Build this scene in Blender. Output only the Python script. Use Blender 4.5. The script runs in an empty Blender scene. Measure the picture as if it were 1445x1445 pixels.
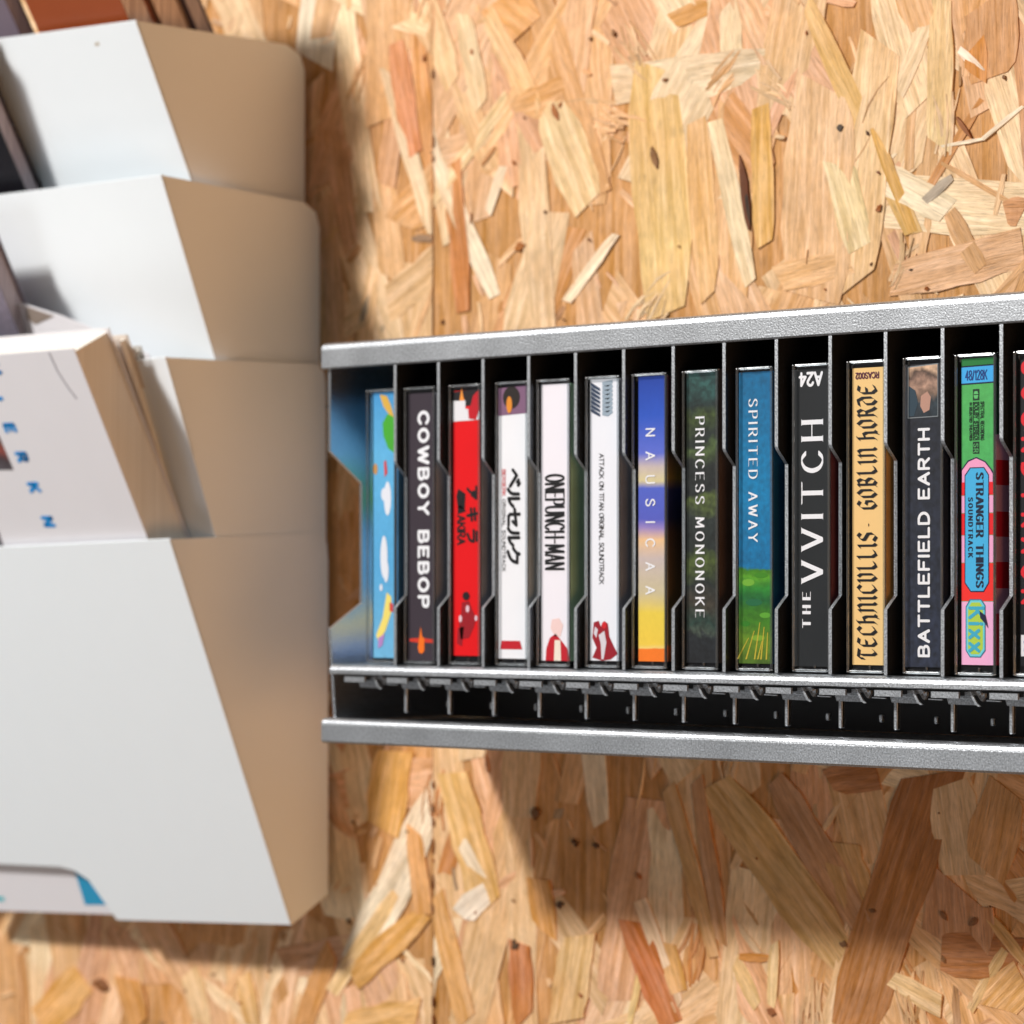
import bpy, bmesh, math, random
from mathutils import Vector, Matrix
R = math.radians
scene = bpy.context.scene
COL = scene.collection

# ------------------------------------------------------------------ camera
YAW = R(42)
FPX = 4426.0                      # focal length in pixels of the 1445 px photograph
CAM = Vector((.798, -.8866, 0.0))
PX0, PY0 = 722.5, 835.0
cd = bpy.data.cameras.new('camera'); cam = bpy.data.objects.new('camera', cd); COL.objects.link(cam)
cam.location = CAM; cam.rotation_euler = (R(90), 0, YAW)
cd.sensor_width = 36; cd.lens = FPX / 1445 * 36
cd.shift_y = (PY0 - 722.5) / 1445
cd.clip_start = .02; cd.clip_end = 50
cd.dof.use_dof = True; cd.dof.focus_distance = 1.085; cd.dof.aperture_fstop = 13.0
scene.camera = cam

# ------------------------------------------------------------------ world, lamps, exposure
w = bpy.data.worlds.new('World'); scene.world = w; w.use_nodes = True
bg = w.node_tree.nodes['Background']; bg.inputs[0].default_value = (1, .90, .80, 1); bg.inputs[1].default_value = .085

def area(name, loc, target, size, power, col):
    l = bpy.data.lights.new(name, 'AREA'); l.shape = 'DISK'; l.size = size; l.energy = power; l.color = col
    o = bpy.data.objects.new(name, l); COL.objects.link(o); o.location = loc
    o.rotation_euler = (Vector(target) - Vector(loc)).to_track_quat('-Z', 'Y').to_euler(); return o
area('key_lamp', (-.83, -1.52, 1.27), (-.05, .09, 0), .25, 47, (1, .965, .92))
area('front_fill', (-1.0, -1.7, 1.5), (.05, 0, 0), .9, 11, (.84, .92, 1))  # added soft fill, makes the steel faces shine
area('low_fill', (-1.1, -1.6, -1.0), (-.2, 0, 0), 1.0, 4.8, (.86, .93, 1))  # added cool fill from below, brightens the slanted pocket fronts
area('right_fill', (1.45, -.5, -.5), (-.15, .03, 0), .8, 6.0, (1, .50, .19))  # added warm fill in place of bounce from wood surfaces at right
scene.view_settings.view_transform = 'Standard'; scene.view_settings.look = 'None'
scene.view_settings.exposure = .25; scene.view_settings.gamma = 1
scene.render.engine = 'CYCLES'
cy = scene.cycles
cy.use_denoising = True; cy.max_bounces = 10; cy.transparent_max_bounces = 24
cy.sample_clamp_indirect = 4

# ------------------------------------------------------------------ geometry of the view
DV = Vector((-math.sin(YAW), math.cos(YAW), 0)); RV = Vector((math.cos(YAW), math.sin(YAW), 0))
def ray(px, py): return DV * FPX + RV * (px - PX0) + Vector((0, 0, PY0 - py))
def on(px, py, p0, n):            # where the line of sight meets a plane
    r = ray(px, py); return CAM + r * ((Vector(p0) - CAM).dot(n) / r.dot(n))
def on_y(px, py, Y): return on(px, py, (0, Y, 0), Vector((0, 1, 0)))
def on_x(px, py, X): return on(px, py, (X, 0, 0), Vector((1, 0, 0)))

# ------------------------------------------------------------------ materials
def lin(c):
    return tuple((v / 255 / 12.92 if v / 255 <= .04045 else ((v / 255 + .055) / 1.055) ** 2.4) for v in c) + (1,)
def new_mat(name):
    m = bpy.data.materials.new(name); m.use_nodes = True
    return m, m.node_tree, m.node_tree.nodes['Principled BSDF']
_pc = {}
def paint(rgb, rough=.45, name='print_ink', spec=.4, grain=0, mottle=0):
    k = (rgb, rough, name, grain, mottle)
    if k in _pc: return _pc[k]
    m, nt, b = new_mat(name); b.inputs['Base Color'].default_value = lin(rgb)
    b.inputs['Roughness'].default_value = rough; b.inputs['Specular IOR Level'].default_value = spec
    if grain or mottle:
        tc = nt.nodes.new('ShaderNodeTexCoord')
        n1 = nt.nodes.new('ShaderNodeTexNoise'); n1.inputs['Scale'].default_value = 60; n1.inputs['Detail'].default_value = 5
        nt.links.new(tc.outputs['Object'], n1.inputs['Vector'])
        mr = nt.nodes.new('ShaderNodeMapRange'); mr.inputs[3].default_value = 1 - mottle; mr.inputs[4].default_value = 1 + mottle
        nt.links.new(n1.outputs[0], mr.inputs[0])
        mx = nt.nodes.new('ShaderNodeVectorMath'); mx.operation = 'SCALE'; mx.inputs[0].default_value = lin(rgb)[:3]
        nt.links.new(mr.outputs[0], mx.inputs['Scale']); nt.links.new(mx.outputs[0], b.inputs['Base Color'])
        if grain:
            n2 = nt.nodes.new('ShaderNodeTexNoise'); n2.inputs['Scale'].default_value = 1400; n2.inputs['Detail'].default_value = 2
            nt.links.new(tc.outputs['Object'], n2.inputs['Vector'])
            bp = nt.nodes.new('ShaderNodeBump'); bp.inputs['Strength'].default_value = grain; bp.inputs['Distance'].default_value = .0004
            nt.links.new(n2.outputs[0], bp.inputs['Height']); nt.links.new(bp.outputs[0], b.inputs['Normal'])
    _pc[k] = m; return m

def art(name, stops, zlo, zhi, warp=.03, scale=90, speck=0, hard=False, noise=.0, rough=.4):
    """printed artwork: colour bands up the spine, edges broken by noise"""
    m, nt, b = new_mat(name); b.inputs['Roughness'].default_value = rough
    tc = nt.nodes.new('ShaderNodeTexCoord'); sx = nt.nodes.new('ShaderNodeSeparateXYZ')
    nt.links.new(tc.outputs['Object'], sx.inputs[0])
    mr = nt.nodes.new('ShaderNodeMapRange'); mr.inputs[1].default_value = zlo; mr.inputs[2].default_value = zhi
    nt.links.new(sx.outputs[2], mr.inputs[0])
    nz = nt.nodes.new('ShaderNodeTexNoise'); nz.inputs['Scale'].default_value = scale; nz.inputs['Detail'].default_value = 6
    nt.links.new(tc.outputs['Object'], nz.inputs['Vector'])
    ma = nt.nodes.new('ShaderNodeMath'); ma.operation = 'MULTIPLY_ADD'; ma.inputs[1].default_value = warp * 2
    nt.links.new(nz.outputs[0], ma.inputs[0])
    s2 = nt.nodes.new('ShaderNodeMath'); s2.operation = 'SUBTRACT'; s2.inputs[1].default_value = warp
    nt.links.new(mr.outputs[0], s2.inputs[0]); nt.links.new(s2.outputs[0], ma.inputs[2])
    cr = nt.nodes.new('ShaderNodeValToRGB'); e = cr.color_ramp
    if hard: e.interpolation = 'CONSTANT'
    while len(e.elements) > 1: e.elements.remove(e.elements[0])
    e.elements[0].position = stops[0][0]; e.elements[0].color = lin(stops[0][1])
    for p, c in stops[1:]:
        q = e.elements.new(p); q.color = lin(c)
    nt.links.new(ma.outputs[0], cr.inputs[0]); out = cr.outputs[0]
    if noise:
        n2 = nt.nodes.new('ShaderNodeTexNoise'); n2.inputs['Scale'].default_value = 500; n2.inputs['Detail'].default_value = 4
        nt.links.new(tc.outputs['Object'], n2.inputs['Vector'])
        m2 = nt.nodes.new('ShaderNodeMapRange'); m2.inputs[1].default_value = .3; m2.inputs[2].default_value = .7
        m2.inputs[3].default_value = 1 - noise; m2.inputs[4].default_value = 1 + noise
        nt.links.new(n2.outputs[0], m2.inputs[0])
        v = nt.nodes.new('ShaderNodeVectorMath'); v.operation = 'SCALE'
        nt.links.new(out, v.inputs[0]); nt.links.new(m2.outputs[0], v.inputs['Scale']); out = v.outputs[0]
    nt.links.new(out, b.inputs['Base Color'])
    return m

def metal_mat(name, base=(205, 208, 212), rough=.39, flake=.36):
    m, nt, b = new_mat(name); b.inputs['Metallic'].default_value = .92
    tc = nt.nodes.new('ShaderNodeTexCoord')
    n = nt.nodes.new('ShaderNodeTexNoise'); n.inputs['Scale'].default_value = 1500; n.inputs['Detail'].default_value = 2
    nt.links.new(tc.outputs['Object'], n.inputs['Vector'])
    mr = nt.nodes.new('ShaderNodeMapRange'); mr.inputs[1].default_value = .3; mr.inputs[2].default_value = .7
    mr.inputs[3].default_value = 1 - flake; mr.inputs[4].default_value = 1 + flake
    nt.links.new(n.outputs[0], mr.inputs[0])
    v = nt.nodes.new('ShaderNodeVectorMath'); v.operation = 'SCALE'; v.inputs[0].default_value = lin(base)[:3]
    nt.links.new(mr.outputs[0], v.inputs['Scale']); nt.links.new(v.outputs[0], b.inputs['Base Color'])
    n3 = nt.nodes.new('ShaderNodeTexNoise'); n3.inputs['Scale'].default_value = 45; n3.inputs['Detail'].default_value = 4
    nt.links.new(tc.outputs['Object'], n3.inputs['Vector'])
    m3 = nt.nodes.new('ShaderNodeMapRange'); m3.inputs[3].default_value = rough - .06; m3.inputs[4].default_value = rough + .08
    nt.links.new(n3.outputs[0], m3.inputs[0]); nt.links.new(m3.outputs[0], b.inputs['Roughness'])
    bp = nt.nodes.new('ShaderNodeBump'); bp.inputs['Strength'].default_value = .5; bp.inputs['Distance'].default_value = .0002
    nt.links.new(n.outputs[0], bp.inputs['Height']); nt.links.new(bp.outputs[0], b.inputs['Normal'])
    return m

def clear_mat(name, tint=(1, 1, 1), gloss_rough=.06, base=.02):
    """thin clear plastic: mostly see-through, shinier at a slant"""
    m = bpy.data.materials.new(name); m.use_nodes = True; nt = m.node_tree
    for n in list(nt.nodes):
        if n.type != 'OUTPUT_MATERIAL': nt.nodes.remove(n)
    out = nt.nodes['Material Output']
    t = nt.nodes.new('ShaderNodeBsdfTransparent'); t.inputs[0].default_value = (*tint, 1)
    g = nt.nodes.new('ShaderNodeBsdfGlossy'); g.inputs['Roughness'].default_value = gloss_rough
    tc = nt.nodes.new('ShaderNodeTexCoord'); nz = nt.nodes.new('ShaderNodeTexNoise'); nz.inputs['Scale'].default_value = 55; nz.inputs['Detail'].default_value = 3
    nt.links.new(tc.outputs['Object'], nz.inputs['Vector']); bp = nt.nodes.new('ShaderNodeBump'); bp.inputs['Strength'].default_value = .35; bp.inputs['Distance'].default_value = .002
    nt.links.new(nz.outputs[0], bp.inputs['Height']); nt.links.new(bp.outputs[0], g.inputs['Normal'])
    lw = nt.nodes.new('ShaderNodeLayerWeight'); lw.inputs[0].default_value = .5
    pw = nt.nodes.new('ShaderNodeMath'); pw.operation = 'POWER'; pw.inputs[1].default_value = 5
    nt.links.new(lw.outputs['Facing'], pw.inputs[0])
    ad = nt.nodes.new('ShaderNodeMath'); ad.operation = 'ADD'; ad.inputs[1].default_value = base; ad.use_clamp = True
    nt.links.new(pw.outputs[0], ad.inputs[0])
    mx = nt.nodes.new('ShaderNodeMixShader')
    nt.links.new(ad.outputs[0], mx.inputs[0]); nt.links.new(t.outputs[0], mx.inputs[1]); nt.links.new(g.outputs[0], mx.inputs[2])
    nt.links.new(mx.outputs[0], out.inputs[0]); return m

def osb_mat():
    m, nt, b = new_mat('strand_wood'); b.inputs['Specular IOR Level'].default_value = .35
    at = nt.nodes.new('ShaderNodeAttribute'); at.attribute_name = 'tone'
    uv = nt.nodes.new('ShaderNodeUVMap'); uv.uv_map = 'grain'
    mp = nt.nodes.new('ShaderNodeMapping'); mp.inputs['Scale'].default_value = (1, 14, 1)
    nt.links.new(uv.outputs[0], mp.inputs[0])
    def noise(sc, det, src, dist=0):
        n = nt.nodes.new('ShaderNodeTexNoise'); n.inputs['Scale'].default_value = sc; n.inputs['Detail'].default_value = det
        n.inputs['Distortion'].default_value = dist; nt.links.new(src, n.inputs['Vector']); return n
    n1 = noise(26, 6, mp.outputs[0], .8)
    n2 = noise(150, 3, mp.outputs[0])
    n3 = noise(42, 5, uv.outputs[0], .3)
    n4 = noise(300, 2, uv.outputs[0])
    def rng(src, a, bb, c, d):
        r = nt.nodes.new('ShaderNodeMapRange'); r.inputs[1].default_value = a; r.inputs[2].default_value = bb
        r.inputs[3].default_value = c; r.inputs[4].default_value = d; nt.links.new(src, r.inputs[0]); return r.outputs[0]
    def mul(a, bb):
        q = nt.nodes.new('ShaderNodeMath'); q.operation = 'MULTIPLY'; nt.links.new(a, q.inputs[0]); nt.links.new(bb, q.inputs[1]); return q.outputs[0]
    f = mul(mul(rng(n1.outputs[0], .3, .7, .74, 1.14), rng(n2.outputs[0], .3, .7, .80, 1.14)), rng(n3.outputs[0], .3, .7, .86, 1.12))
    f = mul(f, rng(n4.outputs[0], .3, .7, .95, 1.05))
    tcw = nt.nodes.new('ShaderNodeTexCoord'); nw = noise(16, 6, tcw.outputs['Object'], .8)
    mxw = nt.nodes.new('ShaderNodeMix'); mxw.data_type = 'RGBA'; mxw.inputs['B'].default_value = lin((232, 166, 104))
    nt.links.new(at.outputs['Color'], mxw.inputs['A']); nt.links.new(rng(nw.outputs[0], .36, .7, .02, .42), mxw.inputs['Factor'])
    n5 = noise(120, 4, mp.outputs[0]); f = mul(f, rng(n5.outputs[0], .56, .70, 1.0, .62))
    hs = nt.nodes.new('ShaderNodeHueSaturation')
    nt.links.new(mxw.outputs['Result'], hs.inputs['Color']); nt.links.new(f, hs.inputs['Value'])
    nt.links.new(rng(n1.outputs[0], .3, .7, 1.14, .90), hs.inputs['Saturation'])
    nt.links.new(hs.outputs[0], b.inputs['Base Color'])
    nt.links.new(rng(n1.outputs[0], .3, .7, .5, .72), b.inputs['Roughness'])
    ad = nt.nodes.new('ShaderNodeMath'); ad.operation = 'ADD'
    nt.links.new(n1.outputs[0], ad.inputs[0]); nt.links.new(n2.outputs[0], ad.inputs[1])
    bp = nt.nodes.new('ShaderNodeBump'); bp.inputs['Strength'].default_value = .7; bp.inputs['Distance'].default_value = .0005
    nt.links.new(ad.outputs[0], bp.inputs['Height']); nt.links.new(bp.outputs[0], b.inputs['Normal'])
    return m

M_OSB = osb_mat()
M_METAL = metal_mat('silver_painted_steel', (186, 189, 193))
M_METAL_IN = metal_mat('steel_inner', (232, 236, 242), .20, .06)
M_SATIN = metal_mat('satin_steel_darkened', (120, 124, 130), .16, .03)  # divider faces: base darkened for the black gap they mirror
M_CLEAR = clear_mat('clear_polystyrene')
M_RIM = clear_mat('clear_polystyrene_rim', (.90, .94, .96),   .24, .26)
M_DARKIN = paint((58, 57, 58), .5, 'dark_inner_shade')  # back panel: shade behind the cases put into its colour
M_BODY = paint((16, 17, 22), .3, 'black_plastic')
M_WHITE = paint((232, 238, 242), .5, 'white_powder_coat', .4, .25, .012)

# ------------------------------------------------------------------ mesh helpers
def link(name, bm, mats, parent=None, smooth=False):
    me = bpy.data.meshes.new(name); bmesh.ops.recalc_face_normals(bm, faces=bm.faces)
    bm.to_mesh(me); bm.free()
    for m in (mats if isinstance(mats, (list, tuple)) else [mats]): me.materials.append(m)
    if smooth:
        for p in me.polygons: p.use_smooth = True
    o = bpy.data.objects.new(name, me); COL.objects.link(o)
    if parent: o.parent = parent; o.matrix_parent_inverse = Matrix.Identity(4); o.location = -abs_loc(parent)
    return o
def abs_loc(o):
    v = Vector(o.location)
    while o.parent: o = o.parent; v += o.location
    return v
def empty(name, loc, label, cat, group=None):
    o = bpy.data.objects.new(name, None); COL.objects.link(o); o.location = loc; o.empty_display_size = .01
    o['label'] = label; o['category'] = cat
    if group: o['group'] = group
    return o
def box(bm, x0, x1, y0, y1, z0, z1, bev=0, seg=2, mi=0):
    vs = [bm.verts.new(p) for p in ((x0,y0,z0),(x1,y0,z0),(x1,y1,z0),(x0,y1,z0),(x0,y0,z1),(x1,y0,z1),(x1,y1,z1),(x0,y1,z1))]
    fs = [bm.faces.new([vs[i] for i in f]) for f in ((0,1,5,4),(1,2,6,5),(2,3,7,6),(3,0,4,7),(4,5,6,7),(3,2,1,0))]
    for f in fs: f.material_index = mi
    if bev:
        es = list({e for f in fs for e in f.edges})
        bmesh.ops.bevel(bm, geom=es, offset=bev, segments=seg, affect='EDGES', profile=.5)
def prism(bm, pts, vec, mi=0):
    """closed polygon pts (Vectors) pushed along vec"""
    vec = Vector(vec); a = [bm.verts.new(p) for p in pts]; b = [bm.verts.new(Vector(p) + vec) for p in pts]
    fs = [bm.faces.new(a), bm.faces.new(b[::-1])]
    n = len(a)
    for i in range(n): fs.append(bm.faces.new((a[i], b[i], b[(i+1) % n], a[(i+1) % n])))
    for f in fs: f.material_index = mi
    return fs
def bevel_all(bm, off, seg=1):
    bmesh.ops.bevel(bm, geom=[e for e in bm.edges if len(e.link_faces) == 2 and e.calc_face_angle(0) > .5], offset=off, segments=seg, affect='EDGES', profile=.5)

# ------------------------------------------------------------------ the strand board wall
rnd = random.Random(11)
WALL = .090
JX = on_y(612, 800, WALL).x       # the joint between the two boards
XL, XR, ZB, ZT = -.60, .40, -.34, .42
TONES = [(236,202,160), (230,190,144), (226,180,132), (218,168,118), (208,148,94), (224,174,136), (218,166,130),
         (241,218,182), (238,210,170), (198,132,78), (228,186,148), (243,226,198)]
WTS = [6, 9, 9, 6, 2, 6, 3, 3, 6, .5, 6, .8]
def tone():
    c = rnd.choices(TONES, WTS)[0]; k = rnd.uniform(.97, 1.04)
    return tuple(min(250, v * k) for v in c)
def clampx(x, side, z):
    if side is None: return x
    g = .0003 + .0002 * math.sin(z * 700)
    return min(x, JX - g) if side == 'L' else max(x, JX + g)
def strand_geo(cx, cz, L, W, ang, h, seg, side, taper=None, bend=0.):
    """outline of one flake lying on the board: pts top, plus grain coordinates"""
    u = Vector((math.cos(ang), math.sin(ang))); v = Vector((-u.y, u.x))
    t0, t1 = taper or (rnd.uniform(.55, 1), rnd.uniform(.55, 1))
    tilt = rnd.uniform(-.0001, .00018); top = []
    sk0, sk1 = rnd.uniform(-.32, .32) * W, rnd.uniform(-.32, .32) * W
    for i in range(seg + 1):
        s = i / seg; wd = W / 2 * min(1, t0 + (1 - t0) * s * 4, t1 + (1 - t1) * (1 - s) * 4)
        off = bend * math.sin(math.pi * s) * L
        j = .10 * W
        for sgn in (-1, 1):
            al = (s - .5) * L + (sk0 if i == 0 else sk1 if i == seg else 0) * sgn * .9
            ac = sgn * (wd + rnd.uniform(-j, j) * .6) + off
            x = cx + u.x * al + v.x * ac; z = cz + u.y * al + v.y * ac
            top.append((clampx(x, side, z), WALL - h - tilt * sgn - .0001 * math.sin(s * 5), z, al, ac))
    return top
def strand_faces(top, seg, base):
    V, F, UV = [], [], []
    ou, ov = rnd.uniform(0, 9), rnd.uniform(0, 9)
    for x, y, z, al, ac in top: V.append((x, y, z)); UV.append((al + ou, ac + ov))
    n = len(top)
    for x, y, z, al, ac in top: V.append((x, base, z)); UV.append((al + ou, ac + ov))
    for i in range(seg):
        a, b, c, d = 2*i, 2*i+1, 2*i+3, 2*i+2
        F.append((a, d, c, b)); F.append((a, a+n, d+n, d)); F.append((b, c, c+n, b+n))
    F.append((0, 1, 1+n, n)); e = 2*seg; F.append((e, e+n, e+1+n, e+1))
    return V, F, UV
def mesh_from(name, V, F, UV, C):
    me = bpy.data.meshes.new(name); me.from_pydata(V, [], F)
    ul = me.uv_layers.new(name='grain'); ca = me.color_attributes.new('tone', 'FLOAT_COLOR', 'POINT')
    for lp in me.loops: ul.data[lp.index].uv = UV[lp.vertex_index]
    for i, c in enumerate(C): ca.data[i].color = c
    me.materials.append(M_OSB); return me

boards = {}
for side, x0, x1 in (('L', XL, JX - .0003), ('R', JX + .0003, XR)):
    V = [(x0, WALL, ZB), (x1, WALL, ZB), (x1, WALL, ZT), (x0, WALL, ZT)] + [(x0, WALL + .018, ZB), (x1, WALL + .018, ZB), (x1, WALL + .018, ZT), (x0, WALL + .018, ZT)]
    F = [(0,1,2,3), (4,7,6,5), (0,4,5,1), (1,5,6,2), (2,6,7,3), (3,7,4,0)]
    me = mesh_from('wall_board', V, F, [(v[2], v[0]) for v in V], [lin((196, 144, 90))] * 8)
    o = bpy.data.objects.new('wall_board', me); COL.objects.link(o); o['kind'] = 'structure'; boards[side] = o
# strands one can pick out in the photograph: (px,py) - (px,py), width px, tone
HERO = [
 ((612,285),(752,88),20,(240,214,168)), ((600,190),(700,418),26,(240,218,186)), ((545,95),(612,330),22,(236,212,176)),
 ((925,95),(945,442),78,(232,196,134)), ((775,145),(830,290),60,(238,208,160)), ((730,160),(800,130),50,(222,170,116)),
 ((870,330),(800,425),16,(244,226,196)), ((690,300),(712,235),14,(243,226,196)), ((640,230),(655,440),28,(196,126,72)),
 ((745,40),(700,5),70,(222,162,98)), ((1140,5),(1290,330),26,(226,182,118)), ((1160,120),(1150,420),90,(232,190,146)),
 ((1240,60),(1210,400),60,(236,198,150)), ((1075,150),(1080,345),30,(222,174,104)), ((1010,170),(1060,400),26,(240,216,176)),
 ((1030,5),(1035,110),30,(241,220,182)), ((950,30),(1000,8),26,(205,148,80)), ((1330,0),(1325,205),34,(234,204,152)),
 ((1270,130),(1315,20),22,(240,216,178)), ((1400,0),(1400,110),70,(206,156,112)), ((1260,395),(1445,350),56,(228,180,138)),
 ((1100,395),(1200,370),40,(232,188,140)), ((1355,70),(1388,102),11,(244,232,214)), ((1380,60),(1380,110),28,(196,124,44)),
 ((1330,207),(1390,196),5,(244,228,200)), ((1388,196),(1445,150),6,(244,228,200)), ((1330,230),(1425,285),6,(206,160,112)),
 ((1345,250),(1305,285),13,(176,160,140)), ((1385,380),(1340,300),24,(208,160,112)), ((1420,300),(1445,300),40,(204,146,98)),
 ((1235,180),(1290,328),14,(216,166,92)), ((1185,230),(1215,350),40,(240,216,168)), ((600,5),(640,120),40,(236,204,160)),
 ((690,20),(760,160),30,(232,190,140)), ((560,60),(585,220),30,(214,140,100)), ((655,20),(680,150),26,(240,214,172)),
 ((985,170),(1000,420),36,(230,184,128)),
 # under the shelf
 ((1318,1092),(1200,1460),78,(166,112,66)), ((1010,1105),(1190,1350),64,(214,176,120)), ((1095,1100),(1215,1310),46,(196,150,112)),
 ((1345,1105),(1362,1235),62,(226,198,160)), ((1420,1110),(1395,1230),66,(208,162,112)), ((1185,1190),(1220,1290),50,(212,172,116)),
 ((1350,1250),(1355,1340),90,(198,150,118)), ((1330,1345),(1440,1350),64,(160,96,52)), ((1395,1290),(1450,1360),16,(206,168,112)),
 ((1420,1340),(1370,1425),14,(226,194,140)), ((945,1110),(1010,1350),22,(206,166,116)), ((985,1100),(1020,1330),20,(196,150,110)),
 ((960,1400),(940,1330),30,(224,176,116)), ((1040,1355),(1070,1420),20,(238,206,150)), ((1095,1330),(1090,1420),14,(240,214,164)),
 ((1045,1350),(1090,1352),12,(206,140,70)), ((890,1300),(950,1445),40,(190,104,58)), ((890,1445),(915,1330),9,(238,206,144)),
 ((905,1270),(960,1420),20,(238,212,180)), ((735,1330),(740,1440),34,(190,120,78)), ((560,1060),(540,1170),60,(230,176,104)),
 ((585,1170),(600,1290),26,(222,164,104)), ((500,1380),(600,1290),34,(224,170,104)), ((470,1400),(560,1260),22,(238,200,146)),
 ((590,1440),(480,1460),60,(228,180,120)), ((640,1090),(690,1280),50,(228,184,120)), ((650,1180),(680,1240),18,(244,226,196)),
 ((650,1290),(690,1260),34,(246,232,212)), ((615,1260),(660,1440),30,(226,172,112)), ((760,1240),(775,1320),34,(220,160,94)),
 ((820,1320),(800,1440),50,(228,188,134)), ((1405,1420),(1445,1380),50,(226,180,122)), ((1330,1420),(1260,1380),30,(236,206,158)),
 ((1240,1090),(1170,1100),50,(184,128,84)), ((120,1380),(60,1445),50,(226,172,106)), ((270,1370),(290,1445),34,(236,206,160)),
 ((180,1380),(200,1445),40,(214,156,96)), ((360,1445),(345,1375),30,(232,192,136)), ((470,1340),(430,1445),30,(216,158,100)),
]
allst = []     # (area, top, seg, side, colour)
def z_layer(): return .0002 + rnd.random() * .00045
def add_strand(cx, cz, L, W, ang, h, col, taper=None, bend=0.):
    seg = 6 if L > .025 else 3
    ext = abs(math.cos(ang)) * L / 2 + abs(math.sin(ang)) * W / 2
    if cx < JX: side = 'L'
    else: side = 'R'
    top = strand_geo(cx, cz, L, W, ang, h, seg, side if abs(cx - JX) < ext + .01 else None, taper, bend)
    allst.append([L * W, top, seg, side, col])
for i in range(760):      # wide flakes, mostly standing upright
    L = rnd.uniform(.04, .125); W = rnd.uniform(.009, .030) * (1 if L > .06 else .75)
    a = R(90) + rnd.gauss(0, R(24)) if rnd.random() < .8 else rnd.uniform(0, math.pi)
    x = rnd.uniform(XL + .03, XR - .03); z = rnd.uniform(ZB + .03, ZT - .03)
    add_strand(x, z, L, W, a, z_layer(), lin(tone()), None, rnd.uniform(-.02, .02))
for i in range(1500):     # slivers and chips
    L = abs(rnd.gauss(0, .014)) + .003; W = rnd.uniform(.0006, .0042)
    a = R(90) + rnd.gauss(0, R(36)) if rnd.random() < .7 else rnd.uniform(0, math.pi)
    x = rnd.uniform(XL + .01, XR - .01); z = rnd.uniform(ZB + .01, ZT - .01)
    c = tone()
    if rnd.random() < .12: kk = rnd.uniform(.6, .85); c = tuple(v * kk for v in c)
    add_strand(x, z, L, W, a, .0002 + rnd.random() * .0005, lin(c), None, rnd.uniform(-.06, .06))
for i in range(60):       # frayed bundles of fibre
    bx, bz = rnd.uniform(-.42, .19), rnd.uniform(-.25, .32); ba = R(90) + rnd.gauss(0, R(50)); col = tone()
    for q in range(rnd.randint(6, 13)):
        L = rnd.uniform(.008, .026); k = rnd.uniform(.86, 1.04)
        add_strand(bx + rnd.gauss(0, .003), bz + rnd.gauss(0, .004), L, rnd.uniform(.0005, .0018), ba + rnd.gauss(0, R(13)), .0004 + rnd.random() * .0006, lin(tuple(min(250, v * k) for v in col)), None, rnd.uniform(-.12, .12))
for i, (a, b, wpx, c) in enumerate(HERO):
    p, q = on_y(*a, WALL), on_y(*b, WALL); d = q - p
    cx, cz = (p.x + q.x) / 2, (p.z + q.z) / 2; ang = math.atan2(d.z, d.x)
    dep = (p - CAM).dot(DV); W = wpx / FPX * dep * (1 + .30 * abs(math.sin(ang)))
    add_strand(cx, cz, d.length, W, ang, .0007 + i * .000005, lin(c), (rnd.uniform(.6, .95), rnd.uniform(.6, .95)))
    allst[-1][0] += 1
for i in range(45):      # small chips lying on top of everything
    L = rnd.uniform(.003, .012); W = rnd.uniform(.0005, .0018)
    add_strand(rnd.uniform(-.42, .2), rnd.uniform(-.25, .33), L, W, rnd.uniform(0, math.pi), .0011 + rnd.random() * .0003, lin(tone()))
for i in range(170):      # bark specks and open pores
    r = rnd.uniform(.0005, .0016)
    add_strand(rnd.uniform(-.42, .2), rnd.uniform(-.22, .30), r * rnd.uniform(1.2, 2.4), r, rnd.uniform(0, math.pi), .0012 + rnd.random() * .0003, lin(rnd.choice([(70,42,24), (110,62,30), (48,32,22), (150,84,38)])), (.3, .3))
for (a, b, wpx, c) in [((922,208),(930,238),8,(42,24,14)), ((1048,222),(1060,325),11,(92,40,10)), ((1055,262),(1061,318),5,(30,16,8)),
                       ((1352,165),(1372,195),5,(110,50,26)), ((870,45),(866,48),9,(30,20,14)), ((1184,182),(1192,180),7,(70,60,50)),
                       ((782,148),(790,170),7,(150,80,30)), ((725,1335),(733,1330),12,(24,18,14)), ((758,1140),(758,1155),12,(30,20,14)),
                       ((813,1186),(813,1192),10,(34,24,16)), ((792,1272),(793,1280),10,(28,20,14)), ((843,1190),(842,1196),8,(40,26,16)),
                       ((1193,1328),(1192,1336),10,(20,16,12)), ((1330,1285),(1338,1298),6,(60,28,16)), ((1370,1305),(1382,1296),8,(60,30,18)),
                       ((135,1385),(155,1392),16,(96,44,12)), ((1375,1300),(1382,1298),7,(70,34,20)), ((1085,1425),(1096,1430),8,(110,44,10)),
                       ((730,350),(742,345),9,(170,100,40)), ((1241,292),(1244,296),9,(140,74,26))]:
    p, q = on_y(*a, WALL), on_y(*b, WALL); d = q - p
    add_strand((p.x+q.x)/2, (p.z+q.z)/2, d.length, wpx / FPX * 1.25 * 1.2, math.atan2(d.z, d.x), .0015, lin(c), (.25, .25))
    allst[-1][0] += 1
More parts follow.
